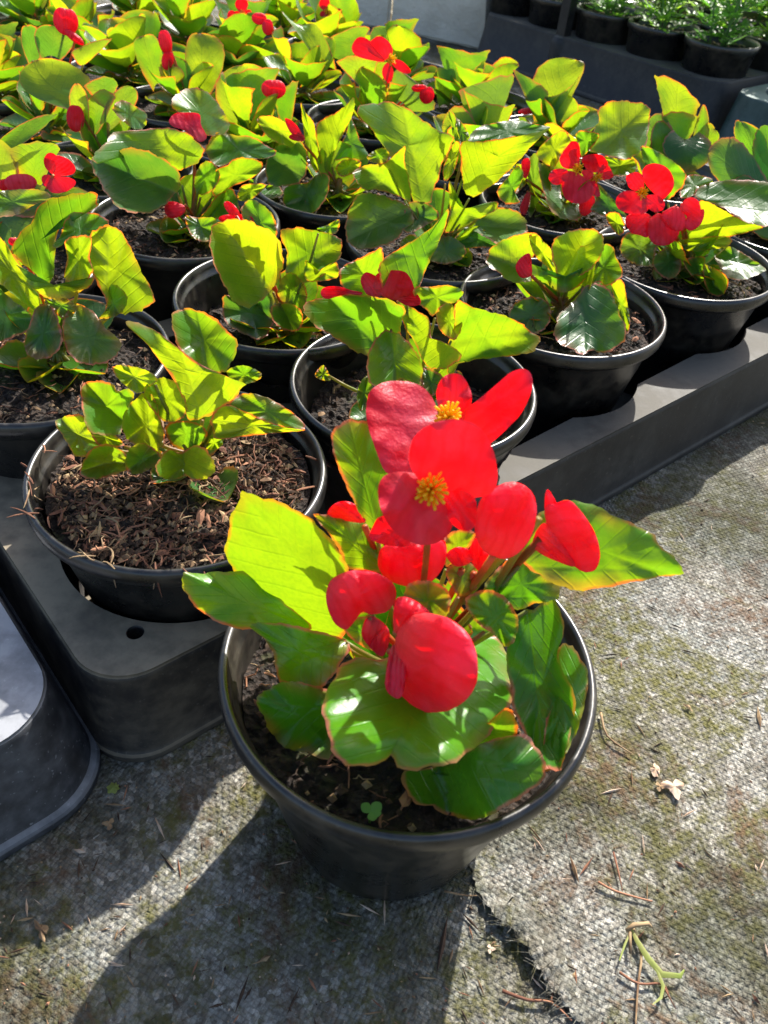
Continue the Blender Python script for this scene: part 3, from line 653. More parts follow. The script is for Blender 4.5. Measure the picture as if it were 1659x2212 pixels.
# lower open flower
P.oflower([(K(733,350,742,290,780,248,840,223,905,223,955,245,988,290,1008,350,1013,410,995,455,930,472,860,470,800,440,750,395), k1(820,455), k1(900,225), (-.8,-.95,-.8,-.75,-.75)),
           (K(633,445,648,405,690,388,760,395,830,425,862,480,872,550,845,600,785,622,720,605,668,560,640,500), k1(815,440), k1(690,600), (-.8,-1.6,-2.2,-1.5,-1.6)),
           (K(840,450,900,445,940,470,948,510,942,560,912,577,872,556,848,510), k1(830,445), k1(925,575), (-.8,-1.1,-1.4,-1.1,-1.1)),
           (K(608,600,615,565,640,530,690,540,730,600,730,625,660,622), k1(740,520), k1(612,610), (-.5,-.5,-.5,-.5,-.5))], (*k1(800,445), -1.0), ssz=.0050, face=(-.05, -.75, .65))
P.pod(K(942,550,958,480,1000,440,1060,420,1112,440,1137,490,1132,560,1105,620,1062,658,1020,664,970,640,945,595), k1(1000,655), k1(1090,425), (-.5,-.4,0,-.4,-.2), .22)
P.pod(K(1165,500,1200,488,1245,480,1292,530,1327,590,1340,650,1327,697,1290,707,1250,680,1210,620,1172,560), k1(1150,600), k1(1300,560), (.2,.1,.2,.3,-.1), .16)
P.pod(K(1163,500,1170,446,1192,468,1215,520,1240,580,1210,600,1175,560), k1(1160,600), k1(1172,450), (.3,.3,.4,.3,.3), .08)
P.pod(K(1126,622,1135,580,1165,550,1200,590,1262,686,1200,672,1150,648), k1(1150,600), k1(1255,684), (.2,.0,-.1,0,0), .10)
P.pod(K(633,685,645,630,700,612,780,612,840,605,852,650,836,700,792,745,722,752,660,728), k1(740,760), k1(740,610), (-.2,0,.2,0,0), .3)
P.pod(K(468,775,488,728,550,702,620,706,680,742,690,790,662,832,612,842,582,835,562,860,532,890,497,872,474,825), k1(610,870), k1(520,715), (-.9,-.9,-.6,-1.0,-.8), .24)
P.pod(K(690,900,700,862,745,838,820,842,882,868,930,920,950,990,946,1060,915,1112,860,1147,790,1154,735,1135,692,1100,655,1085,657,1050,692,1010,688,950), k1(670,960), k1(930,1090), (-2.6,-3.3,-4.2,-3.0,-3.5), .38)
P.pod(K(685,900,682,830,692,792,722,786,765,806,800,842,760,866,715,880), k1(690,900), k1(740,795), (-2.5,-2.4,-2.1,-2.3,-2.4), .15)
P.pod(K(658,1080,662,1000,680,940,720,960,720,1060,700,1110), k1(690,950), k1(680,1100), (-2.5,-3.2,-3.8,-3.3,-3.3), .10)
P.pod(K(474,512,500,487,540,483,580,508,592,548,540,546,480,530), k1(590,560), k1(500,490), (1.0,1.2,1.3,1.2,1.2), .15)
P.pod(K(850,655,880,628,920,635,935,670,885,690), k1(900,700), k1(860,640), (-.1,0,0,0,0), .12)
P.pod(K(922,640,945,598,965,630,988,655,986,692,960,708,930,675), k1(940,710), k1(945,600), (-.1,0,0,0,0), .12)
P.pod(K(580,900,600,850,640,860,670,900,660,960,640,975,600,940), k1(640,900), k1(620,970), (-1.0,-1.1,-1.2,-1.1,-1.1), .15)
for a_, b_ in (((830, 1400, -1.0), (800, 1330, -.9)), ((1000, 1300, 0), (1100, 1190, -.2)), ((1040, 1320, .1), (1165, 1120, .2))):
    tube(P.stem, curve(P.at(*a_), (P.at(*a_)+P.at(*b_))/2+[0, 0, .003], P.at(*b_), 6), .0011, 6)
P.done(10)
mbs = MB()                                                     # little seedling with two seed leaves in the soil of the front pot
root = empty('seedling', tuple(P.at(800, 1765, -5.0)), 'tiny pale green seedling in the soil of the front pot', 'seedling')
c_ = P.at(800, 1765, -5.0)
tube(mbs, [c_-[0, 0, .003], c_+[0, 0, .003]], .0004, 5); mbs.build('stem', GREENBIT, root)
for dx, dy_ in ((-1, .6), (1, -.2), (.3, -1), (.9, .9)):
    q = MB(); d = np.array([dx, dy_, .25])*.0028; s_ = np.array([-dy_, dx, 0])*.0013; b0 = c_+[0, 0, .003]
    surf(q, b0, b0+d*.5, b0+d, b0+d*.5+s_, b0+d*.5-s_, 'p', P.rng, 8, .01, 0); q.build('leaf', GREENBIT, root, attr=True)

# ------------------------------------------------------------------ near row along the tray edge
def k3(*q): return [(0+0.5*q[i], 387+0.5*q[i+1]) for i in range(0, len(q), 2)]
def k4(*q): return [(829.5+0.5*q[i], 387+0.5*q[i+1]) for i in range(0, len(q), 2)]
def k5(*q): return [(0+0.4667*q[i], 829.5+0.4667*q[i+1]) for i in range(0, len(q), 2)]
def k7(*q): return [(1106+0.3333*q[i], 221+0.3333*q[i+1]) for i in range(0, len(q), 2)]
def k8(*q): return [(497.7+0.4*q[i], 221+0.4*q[i+1]) for i in range(0, len(q), 2)]
def k9(*q): return [(0+0.3333*q[i], 276.5+0.3333*q[i+1]) for i in range(0, len(q), 2)]
def LV(P, kf, rows):
    for r in rows:
        pts, base, tip, o, k, cup = r[:6]
        kw = r[6] if len(r) > 6 else {}
        P.Z(kf(*pts), kf(*base)[0], kf(*tip)[0], o, k, cup, **kw)
OLD = dict(old=True)
P = Plant('potted_begonia', (-0.0847, 0.2392), 'begonia without flowers in the near corner hole, its soil covered with brown fibres', 'potted plant', G_B, 21, fibres=1500, soilz=.0805, stem_at=(.004, .008))
LV(P, k3, [((540,622,600,622,680,660,760,720,850,790,930,830,1000,860,1055,885,1030,930,980,975,950,1000,900,1020,850,1045,810,1030,790,950,740,850,700,800,650,730,590,670), (875,1042), (780,735), .3, .15, .3, dict(ruffle=.06, label='tall bright lime wedge shaped leaf')),
 ((740,600,760,570,810,558,880,575,940,610,985,660,1020,690,1025,740,1000,790,985,820,930,840,850,800,780,740,755,680), (905,850), (850,565), 1.2, .9, .5),
 ((980,830,1020,808,1070,808,1130,840,1112,870,1050,885,1000,870), (985,865), (1128,840), .9, .6, .3),
 ((920,1010,980,975,1050,1000,1150,1040,1250,1070,1320,1085,1200,1096,1050,1112,940,1122,915,1080), (930,1040), (1318,1085), .0, .0, .3),
 ((990,985,1010,945,1070,925,1150,942,1230,985,1290,1030,1318,1080,1200,1065,1080,1020), (950,1020), (1318,1080), .15, 1.3, .2),
 ((485,815,530,803,600,815,660,840,680,870,640,900,600,925,560,905,510,862), (670,890), (490,812), .9, .4, .3),
 ((350,905,362,882,410,870,480,882,510,915,560,905,578,940,555,985,540,1060,500,1106,390,1090,355,990), (560,1080), (375,885), .3, .7, .8, dict(ruffle=.2)),
 ((620,935,640,880,700,858,760,878,790,920,808,980,800,1020,750,1052,700,1040,660,1000), (740,1060), (690,862), .6, .5, .4)])
LV(P, k5, [((565,170,590,108,640,58,682,38,722,80,742,160,762,220,757,290,735,345,690,330,640,290,600,265,575,230), (700,350), (680,42), .0, .4, .4),
 ((583,340,600,300,650,272,700,290,735,320,742,360,690,395,640,417,600,410,580,380), (740,300), (600,412), -.5, 1.0, .6),
 ((255,180,300,150,370,140,405,170,412,205,445,240,475,285,430,312,390,337,345,330,320,290,290,240), (475,290), (258,182), .0, .8, .4),
 ((410,195,450,203,510,218,548,250,575,282,530,292,460,285,430,250), (575,290), (412,198), .1, .2, .4),
 ((370,400,400,330,440,290,500,278,552,298,592,340,592,392,560,410,500,430,430,440,380,430), (600,345), (373,402), -.4, 1.0, .7),
 ((720,400,735,350,780,300,830,318,900,285,950,300,985,350,997,392,970,430,900,447,860,425,820,442,760,438), (850,285), (850,440), -.4, .9, .7, dict(ruffle=.16)),
 ((955,300,965,250,1000,232,1032,275,1000,302), (950,290), (1030,272), .2, .3, .3),
 ((770,190,850,170,930,190,960,240,900,300,830,300,780,260), (860,310), (870,170), .1, .1, .3)])
rg5 = random.Random(3); mb = MB()                              # fibres that hang over the rim
for _ in range(26):
    t = R(rg5.uniform(170, 300)); r_ = rg5.uniform(.050, .060); a = np.array([P.c[0]+r_*math.cos(t), P.c[1]+r_*math.sin(t), .0905 if r_ > .055 else .085]); t2 = rg5.uniform(0, 6.28); L_ = rg5.uniform(.004, .012)
    e = a+np.array([math.cos(t2)*L_, math.sin(t2)*L_, rg5.uniform(-.001, .001)]); tube(mb, curve(a, (a+e)/2+[rg5.gauss(0, .002), rg5.gauss(0, .002), .001], e, 5), [.0002, .0004, .0003, .0003, .0001], 5, mi=rg5.choice((0, 0, 1)))
for px, py, qx, qy in ((395, 1228, 455, 1292), (440, 1235, 475, 1300), (45, 1000, 95, 1035), (335, 1215, 350, 1290), (660, 985, 715, 1010), (640, 1060, 700, 1050)):
    a = on_z(px, py, .091); e = on_z(qx, qy, .080); tube(mb, curve(a, (a+e)/2+[0, -.002, .003], e, 6), [.0003, .0005, .0004, .0004, .0003, .0001], 5)
setp(mb.build('hanging_fibres', [FIBRE, DRY], P.root, smooth=False), kind='stuff')
P.done(3)
P = Plant('potted_begonia', (0.0080, 0.3195), 'begonia with red flowers behind the front pot, second along the tray edge', 'potted plant', G_B, 22, fibres=70, soilz=.066)
LV(P, k4, [((-19,430,-15,360,40,315,140,255,220,195,275,130,270,190,230,290,190,370,150,470,100,520,30,510), (100,530), (265,150), .6, .3, .3),
 ((55,530,110,550,180,590,200,620,205,685,250,700,320,740,332,772,270,815,200,818,160,770,130,700,90,640), (150,790), (120,560), -.5, .5, .5, dict(ruffle=.12)),
 ((225,580,250,545,290,538,330,590,337,640,310,692,288,690,240,650), (290,700), (290,540), -.3, .3, .5),
 ((308,530,345,533,400,558,480,578,550,600,600,630,650,670,677,690,650,740,600,757,540,765,400,780,300,802,260,822,235,800,270,720,300,640), (250,800), (674,690), .0, .8, .8, dict(ruffle=.12)),
 ((-75,800,-55,720,0,655,60,668,110,708,152,770,167,830,150,892,80,865,0,905,-60,880), (30,650), (60,895), -1.0, .9, .5),
 ((130,470,200,465,280,458,342,485,312,530,262,545,240,562,210,592,180,562,140,530), (220,600), (250,462), .3, .2, .3),
 ((165,820,220,828,258,860,242,912,200,938,165,900), (180,810), (220,935), -.4, .9, .4, OLD),
 ((-72,850,-48,900,-70,960,-100,1002,-118,940,-102,880), (-70,840), (-100,1000), -1.0, .8, .4)])
LV(P, k3, [((1468,440,1478,380,1560,338,1625,305,1650,300,1660,380,1650,480,1590,510,1510,500), (1640,520), (1530,350), .6, .2, .3),
 ((1308,545,1340,528,1400,508,1500,498,1600,505,1680,520,1748,560,1730,640,1700,720,1640,765,1560,755,1500,722,1440,680,1350,625), (1690,780), (1420,512), -.6, .35, .5, dict(ruffle=.14)),
 ((1360,850,1375,820,1400,805,1425,850,1425,870,1390,868), (1420,850), (1362,850), -.3, .6, .1)])
fl = P.Z(k4(-45,470,-35,415,0,398,45,393,92,402,120,440,127,492,60,522,0,510), k4(20,520)[0], k4(60,395)[0], .0, .3, .1, pod=.12)
P.Z(k4(60,520,125,488,153,510,156,540,110,548), k4(60,520)[0], k4(150,520)[0], -.1, .3, .1, pod=.05, parent=fl)
P.Z(k3(1558,440,1580,403,1622,418,1659,450,1650,502,1590,502), k3(1659,500)[0], k3(1580,405)[0], .0, .3, .1, pod=.08, parent=fl)
P.Z(k3(1385,490,1402,468,1460,463,1520,480,1565,490,1550,503,1480,502,1420,517,1395,510), k3(1565,495)[0], k3(1388,490)[0], -.1, .3, .1, pod=.06, parent=fl)
P.done(10)
P = Plant('potted_begonia', (0.0898, 0.4166), 'compact begonia of rounded leaves with one red bud, third along the tray edge', 'potted plant', G_B, 23, fibres=160)
LV(P, k4, [((443,350,460,300,520,260,600,235,660,240,650,330,610,360,640,430,590,447,540,440,490,400,455,380), (650,420), (450,330), .3, 1.2, .5, dict(ruffle=.08)),
 ((628,240,660,235,690,270,720,300,728,350,740,410,700,375,655,335,635,290), (745,420), (632,238), .0, .3, .4),
 ((725,290,740,255,800,225,860,213,918,220,948,255,946,310,920,360,880,400,820,422,760,420,738,380,725,330), (800,432), (880,216), -.1, .6, .6),
 ((945,285,988,290,1003,340,1022,370,1028,420,962,462,930,445,870,452,880,390,920,330), (870,460), (1000,300), .3, .5, .4),
 ((632,365,640,420,640,440,690,446,720,467,760,490,820,477,862,442,905,400,943,340,925,372,850,402,780,432,720,420,680,398), (760,510), (760,430), -.7, .2, -.3),
 ((738,640,760,580,800,545,850,490,880,455,960,465,1002,540,1022,590,1047,640,1042,690,1000,732,940,752,900,738,860,757,800,730,740,692), (860,465), (870,755), -.7, 1.0, .3, OLD),
 ((537,590,560,540,620,510,680,514,717,550,717,612,690,650,650,668,600,650,560,622), (722,530), (560,645), -.4, 1.0, .2, OLD),
 ((985,450,1032,440,1052,540,1063,620,1047,662,1020,610,1000,540), (985,440), (1050,655), .1, .3, .3)])
P.Z(k4(568,380,590,340,630,323,640,400,630,422,590,424), k4(640,420)[0], k4(590,340)[0], -.5, .3, .1, pod=.2)
P.done(10)
P = Plant('potted_begonia', (0.1774, 0.4979), 'begonia with open red flower over pink closed ones, at the right frame edge', 'potted plant', G_B, 24, fibres=130, stem_at=(.004, 0))
LV(P, k7, [((1180,600,1220,550,1300,520,1400,503,1550,505,1659,520,1760,560,1720,700,1680,790,1620,802,1500,768,1400,705,1300,655,1240,640), (1190,650), (1740,720), .8, 1.5, .2, dict(ruffle=.05)),
 ((1088,580,1118,500,1160,468,1250,478,1302,510,1210,560,1180,600,1150,618,1100,620), (1120,640), (1200,470), 1.0, 1.4, .2),
 ((1220,638,1300,660,1400,715,1500,765,1622,806,1560,832,1450,862,1330,882,1200,892,1100,880,1150,800,1220,740), (1090,900), (1620,806), .0, .0, .3, dict(ruffle=.06)),
 ((1070,900,1200,878,1330,868,1410,878,1422,912,1380,937,1250,962,1150,965,1080,935), (1070,940), (1418,890), -.2, .1, .3),
 ((1310,970,1380,930,1450,950,1550,1010,1643,1082,1580,1122,1490,1152,1400,1135,1340,1060), (1270,990), (1640,1082), -.4, 1.4, .3),
 ((1240,1058,1270,1058,1340,1088,1392,1130,1402,1180,1372,1242,1330,1257,1280,1232,1245,1160), (1240,1030), (1340,1255), -.9, .7, 1.2),
 ((1120,1020,1240,1000,1248,1060,1232,1130,1285,1242,1200,1160,1130,1080), (1170,990), (1270,1230), -.8, .3, .5),
 ((910,1040,940,980,1010,938,1080,948,1095,1010,1092,1080,1062,1130,1000,1142,940,1102), (1090,960), (950,1110), -.3, 1.0, .3, OLD),
 ((700,940,740,850,850,858,950,900,930,960,915,1050,850,1060,780,1042,720,1000), (920,900), (760,1020), .1, .6, .3, OLD),
 ((608,740,640,713,690,718,722,770,732,822,700,862,650,822), (760,850), (615,730), .3, .3, .3),
 ((838,285,920,305,1000,350,1080,410,1127,465,1112,540,1060,590,1000,640,960,560,900,450,850,380), (1010,650), (850,290), 1.2, .6, .3)])
P.zflower([k7(845,450,870,410,930,396,1000,420,1042,480,1047,550,1000,612,960,622,890,560,850,500), k7(738,490,760,463,810,453,850,480,852,560,800,572,760,552),
 k7(671,650,690,600,740,573,810,580,850,620,892,650,870,712,800,727,730,712,690,690), k7(870,610,940,600,987,640,982,692,930,712,885,685)], k7(848,585)[0], o=-.6)
for q, b_, t_ in ((k7(733,770,760,725,830,712,892,730,892,780,880,872,830,862,770,842), (890,740), (780,840)), (k7(878,820,890,760,960,718,1020,790,1082,830,1060,892,1000,927,930,922,890,882), (980,710), (980,925)),
 (k7(968,740,1010,690,1080,678,1132,770,1100,832,1030,822), (1060,670), (1040,820)), (k7(1088,690,1120,632,1180,618,1232,670,1247,720,1222,792,1160,832,1118,800,1130,740), (1100,660), (1220,760))):
    P.Z(q, k7(*b_)[0], k7(*t_)[0], -.7, .3, .1, pod=.22)
P.done(10)
# ------------------------------------------------------------------ second row
c = grid(SI*.0-.012, SJ*1.0+.004)
P = Plant('potted_begonia', c, 'begonia with dense dark cupped leaves at the left edge behind the fibre covered pot', 'potted plant', G_B, 25, fibres=160, stem_at=(.004, .008))
LV(P, k3, [((50,310,80,240,140,180,170,110,240,80,340,60,410,60,422,110,380,140,290,150,250,230,240,300,230,420,200,450,120,380,70,340), (180,450), (400,75), .5, .5, .5, dict(center=(85, 520))),
 ((225,290,262,240,280,180,330,143,420,150,472,190,412,232,382,270,300,262,260,292), (300,300), (440,165), .8, 1.2, .3),
 ((285,260,390,248,388,340,402,400,350,452,280,432,290,340), (340,460), (340,252), .2, .2, .4),
 ((380,340,385,260,420,210,492,203,540,250,572,310,612,400,657,480,663,532,620,562,540,582,480,560,430,470,390,390), (465,600), (470,207), .0, .5, .4),
 ((73,370,120,430,180,458,280,455,340,455,397,423,402,450,340,492,280,522,200,512,130,462), (240,560), (240,460), -.6, .2, -.2),
 ((-40,450,50,520,130,580,142,640,60,682,-20,702,-60,600), (150,590), (-50,640), -.2, .8, .3, OLD),
 ((105,700,130,620,160,550,222,550,262,640,267,712,222,767,160,777,115,752), (210,545), (170,775), -.6, .7, .3, OLD),
 ((190,520,260,510,322,540,327,572,270,602,230,562), (200,520), (325,565), -.3, .4, .3),
 ((270,670,280,590,330,545,400,570,455,640,512,690,522,732,482,782,410,802,340,792,290,742), (425,640), (380,802), -.7, 1.1, .2, OLD),
 ((455,560,470,470,500,456,547,500,542,552,500,592,430,602), (450,605), (510,458), -.3, .2, .3),
 ((-60,230,0,250,60,330,130,430,170,510,160,570,60,500,-40,400), (190,580), (-40,240), .2, .5, .4),
 ((-80,60,0,52,60,45,170,45,222,80,150,110,80,152,0,165,-80,170), (240,130), (-60,100), .8, 1.0, .3, dict(old=True, pet=False))])
P.bud((30, 522), 11, 10, 1.0)
P.done(10)
P = Plant('potted_begonia', (-0.0675, 0.3925), 'begonia with one big oval leaf facing forward and a red bloom peeking over it', 'potted plant', G_B, 26, fibres=60, soilz=.064, stem_at=(.002, .002))
LV(P, k3, [((915,210,960,180,1050,173,1120,200,1190,240,1222,320,1217,400,1180,470,1140,512,1090,550,1020,540,980,480,930,380,908,290), (1180,490), (960,183), -.5, .3, .5, dict(ruffle=.08, label='large oval leaf facing the camera')),
 ((1210,230,1280,208,1350,220,1430,235,1472,260,1477,310,1450,370,1400,412,1330,442,1270,462,1235,400,1240,320), (1255,450), (1470,262), .2, .8, .6),
 ((1320,350,1345,375,1380,390,1450,360,1462,420,1380,442,1320,432), (1300,450), (1455,370), .0, .1, .2),
 ((1040,130,1080,88,1130,108,1180,158,1197,232,1170,300,1100,250,1060,190), (1190,300), (1080,95), .9, .5, .3),
 ((970,500,1060,545,1140,510,1180,480,1195,540,1182,622,1130,692,1040,662,970,612), (1190,600), (980,560), -.5, .7, .3, OLD),
 ((1170,560,1200,538,1260,538,1302,570,1307,622,1280,657,1220,647,1180,612), (1210,535), (1270,655), -.7, .6, .9),
 ((1218,430,1260,403,1312,450,1327,512,1302,572,1240,542,1200,500), (1230,550), (1300,440), -.1, .2, .4),
 ((1370,215,1410,200,1463,173,1464,212,1440,237), (1375,235), (1460,180), 1.0, .4, .3),
 ((800,160,850,165,930,170,930,230,900,268,850,262,815,222), (930,240), (805,165), .8, .9, .3)])
P.Z(k3(945,175,960,157,1020,150,1080,157,1095,185,1050,192,980,190), k3(1020,230)[0], k3(1020,152)[0], 1.4, .5, .1, pod=.12)
P.Z(k3(966,105,985,95,1015,115,1035,150,1000,155,978,135), k3(1020,160)[0], k3(975,100)[0], 1.5, .4, .1, pod=.08)
P.done(10)
P = Plant('potted_begonia', grid(SI*2, SJ), 'begonia with two very large lime fan leaves in the middle of the tray', 'potted plant', G_B, 27, fibres=60, stem_at=(0, .002))
LV(P, k8, [((675,40,730,13,830,-2,900,8,980,48,1060,110,1120,150,1207,190,1180,260,1140,350,1110,450,1070,542,1000,542,970,480,950,400,900,330,840,260,780,170,720,100), (1040,550), (930,15), .2, .45, .35, dict(ruffle=.12, label='very large lime fan leaf, the left one')),
 ((1248,215,1330,213,1450,198,1560,180,1660,160,1725,138,1640,222,1560,312,1470,402,1380,472,1300,512,1260,460,1245,330), (1290,520), (1500,185), .0, .0, .5, dict(ruffle=.08, label='very large lime fan leaf, the right one')),
 ((1285,200,1330,140,1430,110,1550,98,1659,120,1725,138,1600,180,1450,210,1300,225), (1290,300), (1600,110), .2, 1.5, .2),
 ((1240,225,1232,290,1205,380,1160,425,1148,360,1180,270,1215,213), (1160,440), (1230,230), .2, .4, .3),
 ((1178,45,1212,70,1227,150,1242,222,1210,202,1190,120), (1250,300), (1185,50), 1.0, .5, .3),
 ((1205,85,1250,108,1282,160,1288,212,1250,232,1230,200), (1260,290), (1220,95), 1.0, 1.0, .3),
 ((660,390,700,350,760,335,820,330,870,300,942,238,940,320,962,400,975,530,900,505,800,475,720,472,685,430), (940,530), (720,350), .1, .4, .5, dict(ruffle=.1)),
 ((740,290,800,250,840,252,860,290,830,330,760,322), (860,350), (770,270), .6, .3, .3),
 ((620,690,640,580,690,500,760,490,860,515,960,560,992,640,932,692,900,742,800,782,700,792,640,762), (980,590), (640,740), -.4, 1.0, .4, OLD),
 ((955,550,1040,538,1100,570,1128,620,1060,662,980,702,930,682), (1080,640), (960,570), -.3, .7, .4, OLD),
 ((1060,840,1090,780,1120,730,1200,728,1272,790,1252,842,1180,872,1110,867), (1150,720), (1170,870), -.8, 1.0, .3, OLD),
 ((1308,680,1350,620,1440,570,1530,580,1592,630,1602,700,1560,742,1480,782,1400,742,1330,702), (1240,660), (1600,690), -.2, 1.5, .5, dict(old=True, ruffle=.04)),
 ((1210,740,1260,680,1320,680,1420,710,1485,782,1380,784,1250,784), (1220,700), (1480,782), -.4, .4, .3, OLD),
 ((1178,430,1195,450,1210,520,1250,568,1300,568,1380,543,1442,538,1444,572,1380,612,1290,652,1220,692,1160,702,1185,600), (1170,730), (1300,580), -.5, .3, .4),
 ((1440,480,1500,400,1550,343,1582,380,1572,432,1535,500,1562,542,1480,545), (1440,540), (1570,370), .2, .3, .3)])
P.done(10)
P = Plant('potted_begonia', grid(SI*3, SJ)+np.array([0, .004]), 'begonia whose paired red flowers hang between dark folded leaves', 'potted plant', G_B, 28, fibres=60)
LV(P, k7, [((560,50,620,0,700,-12,800,0,882,20,894,80,884,180,872,262,820,332,740,367,640,352,540,322,497,300,520,200,560,130), (560,345), (870,20), .7, .8, .3, dict(ruffle=.14)),
 ((413,210,450,183,560,203,548,250,510,300,450,352,430,270), (450,370), (500,190), .6, .2, .3),
 ((600,350,700,368,790,370,812,430,760,475,650,472,630,420), (560,440), (800,390), .4, .6, .3),
 ((120,350,170,348,182,480,202,560,160,682,108,742,120,600,103,480), (150,740), (140,352), .2, .2, .4, OLD),
 ((173,400,200,560,240,680,300,742,380,762,442,752,432,682,330,640,310,500,250,420), (420,660), (220,430), -.6, .5, .8, OLD),
 ((560,530,600,568,670,640,740,732,732,792,680,745,600,742,520,702,508,690,540,640,545,580), (480,580), (725,780), -.4, .9, .3, OLD),
 ((160,330,230,240,330,180,380,250,330,320,300,380,270,420,200,390), (250,480), (340,200), .8, .3, .4),
 ((0,420,60,400,110,440,110,500,60,560,10,590,-20,500), (120,560), (30,410), .3, .5, .4)])
P.zflower([k7(308,370,340,310,388,253,430,268,442,330,432,412,380,432,330,420), k7(238,480,260,443,310,428,360,440,345,500,310,532,270,532,245,510), k7(318,500,340,450,400,448,460,480,512,520,532,580,500,632,440,657,370,642,330,592)], k7(425,430)[0], o=-.8)
P.zflower([k7(452,380,480,343,560,337,602,360,622,402,600,430,560,450,500,450), k7(560,440,620,410,657,480,600,502,565,500), k7(450,450,500,440,540,480,572,590,560,612,530,600,500,540)], k7(555,488)[0], o=-.6, ssz=.004)
P.Z(k7(435,660,480,620,530,608,537,660,502,722,450,732), k7(500,600)[0], k7(470,730)[0], -.7, .3, .1, pod=.2)
P.Z(k7(60,400,80,365,115,370,118,430,95,490,72,480), k7(90,500)[0], k7(90,365)[0], .2, .3, .1, pod=.15); P.Z(k7(50,690,80,610,108,580,118,620,100,700,75,745), k7(100,580)[0], k7(70,740)[0], -.3, .3, .1, pod=.08)
P.done(10)
P = Plant('potted_begonia', grid(SI*4, SJ), 'begonia with a tall pale leaf against the far black tray', 'potted plant', G_B, 29, fibres=60)
L = P.leaf
L((1455, 320), (1465, 175), (1415, 147), (1514, 212), (.6, 1.4, 1.8, 1.5, 1.7), 'f', ruff=.01)
L((1470, 320), (1462, 240), (1428, 245), (1512, 245), (.2, .8, 1.1, .8, .9), 'f')
L((1480, 300), (1480, 374), (1432, 320), (1542, 330), (-.4, -1.4, -2.0, -1.2, -1.2), 'o', old=True)
L((1500, 330), (1520, 225), (1500, 280), (1532, 290), (.2, .6, 1.0, .6, .6), 'o')
L((1500, 330), (1545, 280), (1520, 270), (1548, 310), (.2, .5, .7, .7, .3), 'o')
L((1450, 340), (1400, 260), (1395, 320), (1440, 255), (.2, .5, .8, .3, .9), 'o', old=True)
L((1440, 350), (1425, 260), (1405, 310), (1460, 300), (-.2, .1, .4, .1, .1), 'o', old=True)
P.done(10)
P = Plant('potted_begonia', grid(SI*4, -.002), 'flowerless begonia cut by the right frame edge, nearest the green tray', 'potted plant', G_B, 30, fibres=60)
L = P.leaf
L((1650, 440), (1600, 262), (1590, 310), (1670, 330), (.4, 1.0, 1.6, 1.0, 1.2), 'o')
L((1665, 420), (1700, 290), (1630, 290), (1740, 350), (.6, 1.2, 1.6, 1.3, 1.2), 'o')
L((1640, 430), (1530, 330), (1560, 400), (1600, 305), (-.2, -.2, .1, -.5, .6), 'o', old=True)
L((1680, 440), (1665, 520), (1620, 480), (1730, 490), (-.4, -1.4, -2.0, -1.2, -1.2), 'o', old=True)
L((1640, 440), (1580, 400), (1590, 440), (1620, 380), (-.4, -.6, -.8, -.8, -.2), 'o')
P.done(10)
# ------------------------------------------------------------------ third row
c = grid(0, SJ*2); P = Plant('potted_begonia', c, 'begonia at the left frame edge with crumpled red blossoms under a squared leaf', 'potted plant', G_B, 31, fibres=60)
L = P.leaf
L((70, 420), (80, 305), (20, 310), (132, 305), (.8, 1.0, 1.2, 1.0, 1.1), 'f')
L((20, 330), (60, 260), (0, 300), (130, 240), (1.6, 2.2, 2.6, 2.0, 2.6), 'f')
L((40, 440), (215, 435), (120, 400), (110, 470), (.3, -.1, -.2, .5, -1.0), 'o', old=True)
L((-10, 460), (60, 560), (-40, 520), (90, 480), (-.1, -.9, -1.4, -1.0, -.6), 'o', old=True)
L((0, 440), (-60, 300), (-90, 380), (30, 330), (.5, .9, 1.3, .8, 1.0), 'o')
L((20, 450), (120, 430), (60, 395), (60, 470), (.1, .1, .1, .6, -.4), 'o')
P.flower([((115, 375), (150, 345), (110, 340), (158, 375), (.4, .3, .3, .4, .2)), ((115, 375), (105, 330), (95, 355), (125, 345), (.4, .5, .6, .5, .5)),
          ((115, 380), (140, 415), (105, 410), (162, 390), (.4, .1, -.1, 0, 0)), ((110, 380), (95, 400), (92, 380), (115, 405), (.4, .2, .1, .2, .1))], None, base=(115, 378, .4))
P.bud((45, 395), 32, 20, .3, .2, .1); P.bud((15, 400), 18, 14, .3, .2, .1)
P.done(10)
P = Plant('potted_begonia', grid(SI, SJ*2), 'begonia with a huge shaded round leaf and one scarlet bloom above it', 'potted plant', G_B, 32, fibres=160, stem_at=(.004, 0))
